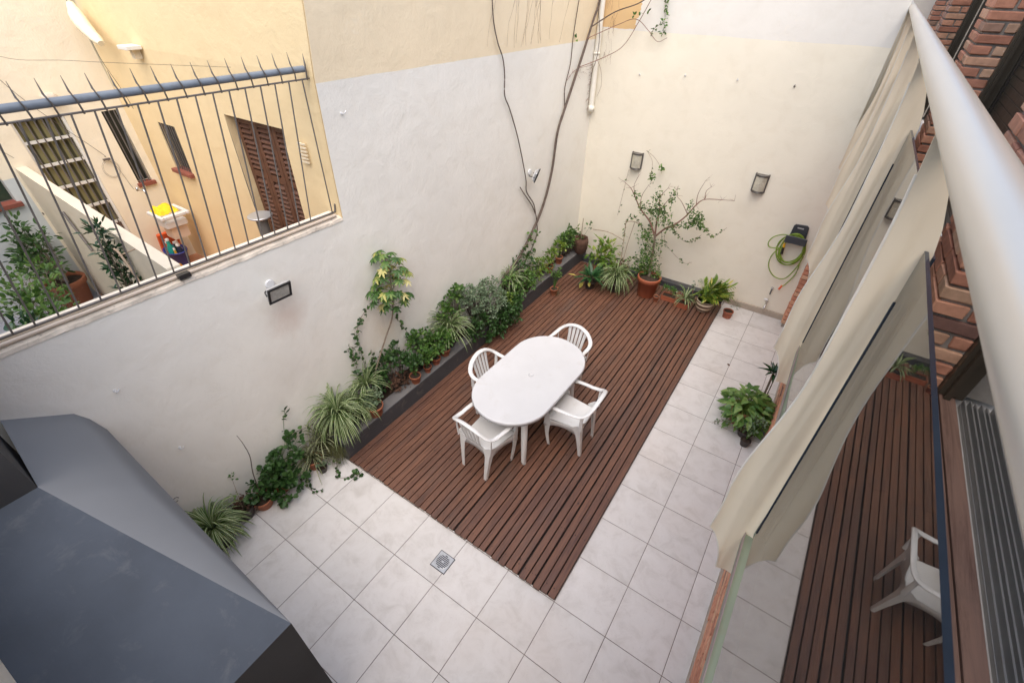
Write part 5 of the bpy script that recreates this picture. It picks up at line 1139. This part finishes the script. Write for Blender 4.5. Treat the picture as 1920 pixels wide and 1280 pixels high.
l = MB(); st = MB()
for _ in range(26): leaf(l, T(-5.94+.1*RND.random(),8.5+RND.uniform(-.35,.35),1.9+RND.uniform(-.5,.5)), rdir(), rdir(.8), .05, .042, 0, 'round')
for p in ((-4.75,11.72,8.0),(-4.55,11.72,8.05),(-4.35,11.7,8.12),(-5.9,10.5,7.5)):
    for _ in range(3): leaf(l, T(*p)+rdir()*.02, rdir(), rdir(.5), .045, .03, 0, 'oval')
l.build('leaves', M['leaf_mid'], o)
# faint dried tendril traces on the beige wall
q = MB(); RND.seed(15)
for k in range(14):
    y = RND.uniform(6.2,9.8); z = 7.45+RND.random()*.15; pts = []; dy = RND.uniform(-.10,.14)
    for j in range(9): pts.append(T(XW(y)+.006,y,z)); y += dy*RND.uniform(.4,1.5)+RND.uniform(-.05,.05); z += .24
    q.tube(pts, .0013, 3, caps=False)
    if k % 2 == 0:
        b0 = pts[3]; q.tube([b0,b0+V(0,.06,.12),b0+V(0,.14,.2)], .001, 3, caps=False)
tag(q.build('dried_tendrils', M['trace']), 'faint dry tendril traces stuck on the beige upper wall', 'tendrils')
o = plant('hanging_ivy', T(-4,11.9,8.5), 'short leafy ivy strand hanging down from the top of the cream wall', 'vine'); l = MB(); st = MB(); RND.seed(21)
vine(l, st, [T(-3.95,11.9,9.2),T(-3.98,11.88,8.4),T(-3.9,11.86,8.0),T(-3.88,11.86,7.62)], 60, .042, shape='oval', Wr=.7, spread=.03); vine(l, st, [T(-3.9,11.86,7.9),T(-4.1,11.85,7.8),T(-4.25,11.85,7.62)], 16, .034, shape='oval', Wr=.6)
l.build('leaves', M['leaf_mid'], o); stems(o, st, 'vine_bark')

# -- pots on the deck before the cream wall
ZD = .0865
o = plant('potted_plant', T(-5.08,8.9,ZD), 'single terracotta pot on the deck beside the planter face', group=GP); pot(o, T(-5.10,8.85,ZD), .062, .105, M['terracotta'])
l = MB(); st = MB(); bush(l, st, T(-5.14,8.95,.95), (.07,.08,.11), 130, .030, .024, base=T(-5.1,8.85,.3)); l.build('leaves', M['leaf_mid'], o); stems(o, st)
q = MB(); RND.seed(4)
for _ in range(60): b0 = T(-4.95+RND.uniform(-.08,.1),8.75+RND.uniform(-.1,.1),.15+RND.random()*.35); q.tube([b0,b0+rdir(.2)*.04], [.0013,.0006], 3, caps=False)
q.build('wispy_shoots', M['wisp'], o)
o = plant('peace_lily', T(-4.3,9.95,ZD), 'broad-leaved glossy plant with a yellow leaf in a dark pot', group=GC); pot(o, T(-4.26,9.98,ZD), .085, .13, M['dark_pot']); l = MB(); RND.seed(6)
for i in range(46):
    a = RND.uniform(0,math.tau); el = RND.uniform(.35,1.3); d = V(math.cos(a)*math.cos(el),math.sin(a)*math.cos(el),math.sin(el)); leaf(l, T(-4.26,9.98,.42)+d*.06, d, V(0,0,1)+d*.3, RND.uniform(.15,.24), .055, 0, 'lance', curl=.5)
l.build('leaves', leafmat('leaf_broad_green', [(0,(.02,.075,.03)),(1,(.06,.19,.05))], .35), o)
l = MB(); leaf(l, T(-4.42,9.72,.42), V(-.25,-.5,-.9), V(0,-1,.3), .13, .06, 0, 'oval'); leaf(l, T(-4.2,9.75,.45), V(.3,-.6,-.3), V(0,-1,.6), .09, .05, 0, 'oval'); leaf(l, T(-4.75,9.8,.5), V(-.9,-.2,.1), V(0,0,1), .14, .04, 0, 'lance'); l.build('yellow_leaves', M['leaf_yellow'], o)
o = plant('arrowhead_plant', T(-4.3,11,ZD), 'light green arrowhead plant crowding behind the broad-leaved one', group=GC); pot(o, T(-4.3,10.9,ZD), .10, .16, M['terracotta']); l = MB(); st = MB(); RND.seed(8)
for (x,y,z) in ((-4.5,10.9,.95),(-4.1,10.8,.8),(-4.3,11.2,1.2)): bush(l, st, T(x,y,z), (.15,.12,.10), 60, .085, .062, 'heart', base=T(-4.3,10.9,.4), clump=6, up=.8)
l.build('leaves', M['leaf_light'], o); stems(o, st)
o = plant('trellis_climber', T(-3.7,11.3,ZD), 'half-bare climber on brown stakes between the spider plant and the wall', group=GC); pot(o, T(-3.6,11.05,ZD), .12, .26, M['basket'])
q = MB()
for a in (((-3.65,11.1,.6),(-3.75,11.3,1.4),(-3.85,11.45,2.25)),((-3.6,11.1,.6),(-3.6,11.3,1.4),(-3.55,11.5,2.2)),((-3.85,11.4,2.2),(-3.6,11.45,2.25),(-3.35,11.5,2.2)),((-3.7,11.2,1.6),(-4.4,11.4,1.65),(-5.1,11.6,1.5))): q.tube(curve_pts([T(*p) for p in a],6), .006, 6)
q.build('stakes', M['dry'], o); l = MB(); st = MB(); RND.seed(12)
vine(l, st, [T(-3.7,11.2,.8),T(-3.78,11.35,1.7),T(-3.8,11.45,2.3),T(-3.5,11.5,2.35),T(-3.25,11.5,2.05)], 60, .045, shape='oval', Wr=.55); vine(l, st, [T(-3.25,11.5,2.1),T(-3.1,11.55,1.9),T(-3.2,11.5,1.7)], 22, .04)
vine(l, st, [T(-3.5,11.1,.9),T(-3.2,11.2,1.1),T(-3.1,11.3,.8)], 26, .038)
vine(l, st, [T(-3.0,11.6,1.2),T(-3.05,11.7,2.2),T(-3.15,11.75,2.75)], 60, .04, spread=.03)
l.build('leaves', M['leaf_mid'], o); stems(o, st, 'twig')
l = MB(); RND.seed(3)
for _ in range(60): leaf(l, T(-3.6,11.05,.68)+rdir(.1)*.12, rdir(), rdir(), .05, .03, 0, 'lance')
l.build('dry_leaves', M['moss'], o)
o = plant('spider_plant', T(-3.45,10.25,ZD), 'large dense striped spider plant left of the potted tree', group=GC); pot(o, T(-3.45,10.35,ZD), .11, .17, M['dark_pot']); spider(T(-3.45,10.3,.66), .32, 250, w=.012, droop=1.35).build('leaves', SPM(), o)
# potted tree
o = plant('potted_tree', T(-2.5,10.75,ZD), 'small-leaved tree with spreading branches in a large terracotta pot', 'tree')
pot(o, T(-2.42,10.72,ZD), .165, .33, M['plastic_terra'], seg=36)
CT = (-2.45,10.80)
q = MB(); P_ = curve_pts([T(CT[0],CT[1],.6),T(-2.52,10.95,1.0),T(-2.58,11.05,1.4),T(-2.64,11.15,1.85),T(-2.68,11.2,2.15)],7); q.tube(P_, lerp_list([.026,.022,.020,.016],len(P_)), 10); tk = q.build('trunk', M['bark'], o)
br = [[(-2.68,11.2,2.05),(-2.95,11.2,2.5),(-3.35,11.2,2.85),(-3.6,11.2,3.2),(-3.8,11.2,3.45),(-4.1,11.25,3.6)],[(-2.68,11.2,2.1),(-2.72,11.2,2.6),(-2.70,11.2,2.95),(-2.78,11.2,3.35),(-2.6,11.2,3.7)],[(-2.66,11.2,2.05),(-2.4,11.15,2.4),(-2.05,11.15,2.7),(-1.8,11.15,3.05),(-1.62,11.15,3.4),(-1.42,11.15,3.62),(-.95,11.2,3.7),(-.6,11.2,3.75)],[(-2.4,11.15,2.4),(-2.2,10.95,2.6),(-1.95,10.85,2.7)],[(-3.35,11.2,2.85),(-3.35,11.1,3.3),(-3.2,11.1,3.7)],[(-1.62,11.15,3.4),(-1.65,11.15,3.75),(-1.55,11.2,4.15)],[(-1.8,11.15,3.05),(-2.05,11.1,3.4),(-2.25,11.1,3.55)],[(-1.42,11.15,3.62),(-1.45,11.2,3.85),(-1.35,11.2,4.0)],[(-2.7,11.2,2.95),(-2.5,11.1,3.35),(-2.3,11.1,3.75)],[(-3.6,11.2,3.2),(-3.7,11.2,3.55),(-3.6,11.2,3.9)]]
q = MB()
for b_i, a in enumerate(br): P_ = curve_pts([T(*p) for p in a],6); q.tube(P_, lerp_list([.014 if b_i<3 else .006,.009 if b_i<3 else .004,.0022],len(P_)), 7)
RND.seed(18)
for a in br:
    for p in a[2:]:
        for _ in range(3):
            b0 = T(*p); d = rdir(.6)*RND.uniform(.05,.13); q.tube([b0,b0+d*.5+rdir()*.01,b0+d],[.0022,.0016,.0008],4)
q.build('branches', M['twig'], tk)
l = MB(); st = MB()
def lvs(cen, r, n, L=.034): 
    for _ in range(n): v = rdir(.1); p = T(*cen)+V(v.x*r[0],v.y*r[1],v.z*r[2])*RND.random()**.5; leaf(l, p, rdir(.2), rdir(.6), L*RND.uniform(.7,1.25), L*.62, 0, 'oval')
for cen, r, n in (((-2.75,11.15,2.95),(.14,.1,.12),150),((-2.5,11.1,2.75),(.13,.1,.16),120),((-3.2,11.15,2.95),(.14,.08,.12),90),((-3.55,11.15,3.3),(.07,.06,.07),24),((-1.5,11.1,2.98),(.13,.09,.14),190),((-1.25,11.15,2.7),(.12,.07,.05),60),((-1.75,11.1,3.3),(.06,.05,.12),40),((-1.7,11.1,2.7),(.12,.08,.06),60),((-2.2,11.1,2.55),(.13,.08,.08),60),((-3.15,11.1,3.95),(.06,.05,.09),40),((-2.85,11.15,3.4),(.09,.07,.15),70),((-2.35,11.1,3.45),(.06,.06,.2),55),((-3.0,11.1,1.95),(.16,.1,.12),90),((-2.75,10.95,1.2),(.19,.14,.24),460),((-2.85,10.9,.8),(.17,.12,.14),240),((-2.4,10.95,1.0),(.13,.1,.2),130),((-2.2,10.9,.75),(.08,.08,.15),60),((-2.6,11.1,1.75),(.12,.1,.12),60)): lvs(cen, r, n)
for pts, n in (([(-1.6,11.3,2.85),(-1.4,11.5,2.75),(-1.2,11.6,2.5),(-0.98,11.6,2.35),(-.85,11.6,2.45),(-.62,11.6,2.75)],44),([(-2.1,11.3,2.6),(-2.2,11.5,2.3),(-2.0,11.55,2.1),(-1.7,11.6,1.95),(-1.45,11.6,2.1),(-1.3,11.6,2.32)],60),([(-2.3,11.5,2.4),(-2.45,11.6,2.1),(-2.4,11.6,1.75),(-2.05,11.6,1.45),(-1.6,11.6,1.2),(-1.35,11.6,1.3)],36),([(-2.45,11.1,2.3),(-2.4,11.2,1.8),(-2.35,11.2,1.3)],22),([(-3.2,11.1,4.0),(-3.35,11.5,4.3),(-3.7,11.85,4.5)],4),([(-3.72,11.85,4.5),(-3.4,11.8,4.35),(-3.1,11.8,4.05),(-3.08,11.8,3.9)],3),([(-4.2,11.85,3.8),(-4.25,11.8,3.0),(-4.3,11.75,2.2)],8)):
    vine(l, st, [T(*p) for p in pts], n, .034, shape='oval', Wr=.8, spread=.012)
for _ in range(10): leaf(l, T(-3.12,11.8,4.05)+rdir()*.03, rdir(), rdir(.6), .045, .028, 0, 'oval')
l.build('leaves', M['leaf_mid'], o); stems(o, st, 'twig', 'vines')
o = plant('small_pot', T(-1.98,10.5,ZD), 'tiny terracotta pot right of the big tree pot', 'pot', GC); pot(o, T(-1.98,10.50,ZD), .042, .09, M['terracotta'])
def trough(x0,x1,y0,y1,z,h,lab,col='plastic_terra'):
    o = plant('plant_trough', T((x0+x1)/2,(y0+y1)/2,z), lab, 'trough', GC); a=T(x0,y0,z);b=T(x1,y1,z); q=MB(); t=.006
    q.box(a,V(b.x,a.y+t,a.z+h)); q.box(V(a.x,b.y-t,a.z),V(b.x,b.y,a.z+h)); q.box(V(a.x,a.y+t,a.z),V(a.x+t,b.y-t,a.z+h)); q.box(V(b.x-t,a.y+t,a.z),V(b.x,b.y-t,a.z+h)); q.box(a-V(.006,.006,-h+.012),V(b.x+.006,a.y+.001,a.z+h+.002)); q.build('trough', M[col], o)
    q=MB(); q.box(a+V(t+.001,t+.001,.002),V(b.x-t-.001,b.y-t-.001,a.z+h*.8)); q.build('soil', M['soil'], o); return o
o = trough(-1.88,-1.40,10.72,11.02,ZD,.075,'low terracotta trough of bright feathery greenery on the deck'); l=MB();st=MB();RND.seed(2); bush(l,st,T(-1.65,10.9,.42),(.13,.08,.05),260,.028,.014,'lance',up=1); l.build('leaves', leafmat('leaf_feather',[(0,(.04,.13,.015)),(1,(.12,.28,.04))]), o)
o = trough(-1.36,-.92,10.55,10.85,ZD,.085,'terracotta trough holding a small pale spider plant'); spider(T(-1.08,10.7,.42),.21,46,w=.014).build('leaves', SPM(), o)
# ceramic pot
o = plant('ginger_plant', T(-.45,10.95,ZD), 'yellow-green lance-leaved plant in a striped glazed ceramic pot', group=GC); c_ = T(-.47,10.92,ZD); q=MB()
bands=[(.088,0),(.100,.02),(.112,.05),(.120,.085),(.124,.12),(.122,.15),(.126,.155),(.126,.175),(.115,.178),(.112,.15)]
for k in range(len(bands)-1): q.lathe([bands[k],bands[k+1]], c_, 32, m=(1 if k in (1,3,5,6) else 0))
q.build('pot', [M['ceramic_a'],M['ceramic_b']], o); q=MB(); q.lathe([(.112,.14),(.112,.155),(.002,.158)], c_, 24); q.build('soil', M['soil'], o)
l=MB(); st=MB(); RND.seed(44)
for i in range(34):
    a=RND.uniform(0,math.tau); tip=T(-.42,11.0,ZD)+V(math.cos(a)*RND.uniform(.04,.28)+.09, math.sin(a)*RND.uniform(.03,.18), RND.uniform(.24,.50)); b0=c_+V(math.cos(a)*.04,math.sin(a)*.04,.15); P_=curve_pts([b0,b0.lerp(tip,.5)+V(0,0,.05),tip],5); st.tube(P_,.003,5)
    for j,p in enumerate(P_[2:]):
        for s in (-1,1):
            t_=(P_[min(j+3,len(P_)-1)]-P_[j+1]).normalized(); sd_=t_.cross(V(0,0,1)); sd_=sd_.normalized() if sd_.length>.01 else V(1,0,0); leaf(l,p,(t_*.8+sd_*s*.8+V(0,0,.1)),V(0,0,1)+t_*.2,RND.uniform(.085,.13),.030,0,'lance',curl=.35)
l.build('leaves', leafmat('leaf_ginger',[(0,(.08,.17,.02)),(.6,(.17,.30,.035)),(.85,(.36,.42,.06)),(1,(.55,.50,.10))],.4), o); stems(o, st,'leaf_light')
edge = plant('potted_plant', T(.32,11.05,0), 'small terracotta pot with a wispy plant on the tiles by the skirting', group=GC); pot(edge, T(.30,11.08,0), .068, .115, M['plastic_terra'], taper=.85)
q=MB(); RND.seed(6)
for _ in range(90): b0=T(.40+RND.uniform(-.1,.2),11.15+RND.uniform(-.1,.15),.35+RND.random()*.25); q.tube([b0,b0+rdir(.2)*.045],[.0013,.0006],3,caps=False)
q.build('wispy_shoots', M['leaf_grey'], edge)
o = plant('sprig_plant', T(-1.0,11.5,.1), 'sparse dark-leaved sprig between the trough and the ceramic pot', group=GC); pot(o, T(-.98,11.25,ZD), .05,.08,M['dark_pot']); l=MB();st=MB();RND.seed(9); bush(l,st,T(-.98,11.35,.85),(.07,.04,.12),18,.035,.026,base=T(-.98,11.25,.3)); l.build('leaves', M['leaf_grey'], o); stems(o,st,'twig')

# -- beside the facade
o = plant('arrowhead_plant', T(1.85,6.6,0), 'lush green arrowhead plant in a terracotta pot by the brick wall', group='pots beside the brick facade'); pot(o, T(1.72,6.45,0), .12, .22, M['terracotta'], seg=32); l=MB();st=MB();RND.seed(61)
for i in range(250):
    a=RND.uniform(0,math.tau); rr=.03+.26*RND.random()**.7; tip=T(1.80,6.55,0)+V(math.cos(a)*rr, math.sin(a)*rr*1.05, .42-rr*.8+RND.uniform(-.13,.07)); b0=T(1.72,6.45,.45)
    if tip.x>2.33*S: tip.x=2.33*S-RND.random()*.06
    st.tube([b0,b0.lerp(tip,.6)+V(0,0,.04),tip],[.0026,.002,.0016],4); out=(tip-b0); out.z=0; out=out.normalized() if out.length>.01 else V(1,0,0)
    leaf(l,tip,(out+V(0,0,-.05)+rdir(0)*.35),V(0,0,1)+rdir()*.35,RND.uniform(.065,.11),RND.uniform(.05,.078),0,'heart',fold=.2,curl=.3)
l.build('leaves', leafmat('leaf_arrowhead',[(0,(.06,.16,.03)),(.5,(.15,.30,.06)),(1,(.32,.46,.14))],.38), o); stems(o,st,'leaf_light')
o = plant('bromeliad', T(2.05,7.3,0), 'dark rosette of strap leaves behind the arrowhead plant', group='pots beside the brick facade'); pot(o, T(2.05,7.2,0), .09,.18,M['dark_pot']); l=MB(); RND.seed(7)
for i in range(22): a=i*2.4; el=.35+i*.045; d=V(math.cos(a)*math.cos(el),math.sin(a)*math.cos(el),math.sin(el)); leaf(l,T(2.02,7.2,1.22)+d*.01,d,V(0,0,1),.17-.003*i,.036,0,'lance',curl=.45,fold=.5)
l.build('leaves', M['leaf_shiny'], o); q=MB(); q.tube([T(2.05,7.2,.4),T(2.02,7.2,1.22)],.012,7); q.build('stem', M['bark'], o)
q=MB(); q.tube(curve_pts([T(2.1,7.0,.2),T(2.08,7.15,1.3),T(2.05,7.6,2.0),T(2.0,8.1,2.3),T(1.98,8.35,2.35)],7), lerp_list([.006,.005,.0025],29),6); tag(q.build('bent_stick', M['vine_bark']), 'long thin bent stick rising from the pots by the brick wall', 'stick')
o = plant('small_pot_plant', T(2.0,5.7,0), 'small dark plastic pot with dusty leaves in front of the arrowhead plant', group='pots beside the brick facade'); pot(o, T(2.02,5.72,0), .05,.085,M['dark_pot']); l=MB();st=MB();RND.seed(17); bush(l,st,T(2.1,5.95,.5),(.09,.12,.07),150,.030,.024,base=T(2.02,5.72,.2)); l.build('leaves', M['leaf_grey'], o); stems(o,st)
o = plant('low_creeper', T(1.7,5.9,0), 'thin dusty creeper on the tiles with reddish shoots', group='pots beside the brick facade'); pot(o, T(1.95,6.05,0), .085,.09,M['dark_pot']); l=MB();st=MB();RND.seed(27); bush(l,st,T(1.7,5.95,.35),(.17,.13,.06),120,.026,.02,base=T(1.95,6.0,.2)); vine(l,st,[T(1.6,5.95,.3),T(1.35,5.85,.3),T(1.2,5.8,.2)],22,.028,shape='oval'); l.build('leaves', M['leaf_grey'], o); stems(o,st,'twig')

# -- neighbour's plants
GN='plants on the neighbour patio'
o = plant('patio_shrub', T(-10.5,-2.3,2.1), 'big leafy shrub behind the bars at the left edge', 'shrub', GN); l=MB();st=MB();RND.seed(71)
for (x,y,z,r,n) in ((-10.9,-2.4,3.45,.28,340),(-9.9,-2.5,3.4,.28,320),(-9.2,-2.75,3.5,.24,220),(-11.8,-2.1,3.6,.28,220),(-8.8,-3.0,3.5,.22,150)): bush(l,st,T(x,y,z),(r,r*.8,r*.7),n,.062,.034,'oval',base=T(-10,-2.4,2.4),clump=8,up=.7)
l.build('leaves', M['leaf_mid'], o); stems(o,st,'bark'); pot(o, T(-10,-2.4,2.1), .2,.3,M['dark_pot'])
o = plant('glossy_shrub', T(-8.2,-2.7,2.1), 'darker glossy shrub close behind the bars at the lower left', 'shrub', GN); l=MB();st=MB()
for (x,y,z,r,n) in ((-8.0,-2.9,3.9,.2,200),(-7.7,-3.0,4.4,.15,120),(-8.3,-2.4,3.3,.22,180)): bush(l,st,T(x,y,z),(r,r,r*.8),n,.06,.034,'oval',base=T(-8,-2.7,2.4),clump=8)
l.build('leaves', M['leaf_shiny'], o); stems(o,st,'bark'); pot(o, T(-8.1,-2.7,2.1), .15,.22,M['dark_pot'])
o = plant('dry_branches', T(-9,-2,2.2), 'tangle of bare pale branches on the grey patio floor', 'branches'); q=MB();RND.seed(5)
for _ in range(46): b0=T(-9.2+RND.uniform(-1.2,1.2),-2.0+RND.uniform(-.5,.4),2.3+RND.random()*.5); d=V(RND.uniform(-1,1),RND.uniform(-1,1),RND.uniform(-.2,.7)).normalized()*RND.uniform(.15,.4); q.tube([b0,b0+d*.5+rdir()*.04,b0+d],[.004,.003,.0015],4)
q.build('twigs', M['dry'], o)
o = plant('potted_shrub', T(-12.6,-1.4,2.1), 'shrub in a wide brown terracotta pot against the dividing wall', 'shrub', GN); pot(o, T(-13.5,-1.42,2.1), .175,.30,M['terracotta'],seg=36); l=MB();st=MB();RND.seed(73)
for (x,y,z,r,n) in ((-13.5,-1.55,3.6,.22,240),(-13.1,-1.7,3.4,.2,180),(-13.7,-1.6,4.1,.10,60),(-13.2,-1.35,4.0,.08,40)): bush(l,st,T(x,y,z),(r,r*.8,r*.8),n,.07,.035,'oval',base=T(-12.9,-1.45,2.9),clump=8)
l.build('leaves', M['leaf_dark'], o); stems(o,st,'bark')
o = plant('columnar_plant', T(-9.5,-1.5,2.1), 'tall narrow glossy plant leaning on the dividing wall', 'plant', GN); pot(o, T(-8.4,-1.42,2.1), .12,.2,M['dark_pot']); l=MB();st=MB();RND.seed(75)
for i in range(9): t=i/8; bush(l,st,T(-8.65+.25*(1-t),-1.3-.05*t,3.1+t*2.15),(.085,.06,.08),64,.06,.028,'lance',base=T(-8.4,-1.38,2.6),clump=8)
l.build('leaves', M['leaf_shiny'], o); stems(o,st,'bark')
o = plant('low_patio_plant', T(-10.6,-1.8,2.1), 'low loose plant on the patio floor right of the brown pot', 'plant', GN); l=MB();st=MB();RND.seed(76); bush(l,st,T(-10.4,-1.6,3.0),(.18,.15,.10),90,.07,.04,'oval',base=T(-10.4,-1.6,2.3)); bush(l,st,T(-10.9,-1.9,2.7),(.14,.15,.07),60,.07,.045,'round',base=T(-10.6,-1.7,2.3)); l.build('leaves', M['leaf_mid'], o); stems(o,st,'bark'); pot(o, T(-10.5,-1.7,2.1), .08,.12,M['dark_pot'])
o = thing('clothes_hanger', T(-7.4,-1.4,5), 'pale stick with a dark navy cloth hanging by the dividing wall', 'stick'); q=MB(); q.tube(curve_pts([T(-7.9,-1.42,5.25),T(-7.75,-1.42,5.2),T(-7.5,-1.44,4.9),T(-7.3,-1.46,4.6)],5),.008,6); q.tube([T(-7.85,-1.42,5.14),T(-7.55,-1.25,5.28)],.006,6); q.build('stick', M['dry'], o)
q=MB(); vs=[];fs=[]
for i in range(7):
    for j in range(7): vs.append(T(-7.25+i*.05,-1.42+math.sin(i*1.7)*.05-j*.01,4.85-j*.12+(i-3)**2*-.02))
for i in range(6):
    for j in range(6): a_=i*7+j; fs.append((a_,a_+1,a_+8,a_+7))
q.add(vs,fs,smooth=True); q.build('cloth', M['navy'], o)
# fallen leaf
q=MB(); leaf(q, T(.93,8.6,.012), V(.7,-.5,0), V(0,0,1), .05,.03,0,'oval'); tag(q.build('fallen_leaf', M['moss']), 'single fallen brown leaf on the beige tiles', 'leaf')
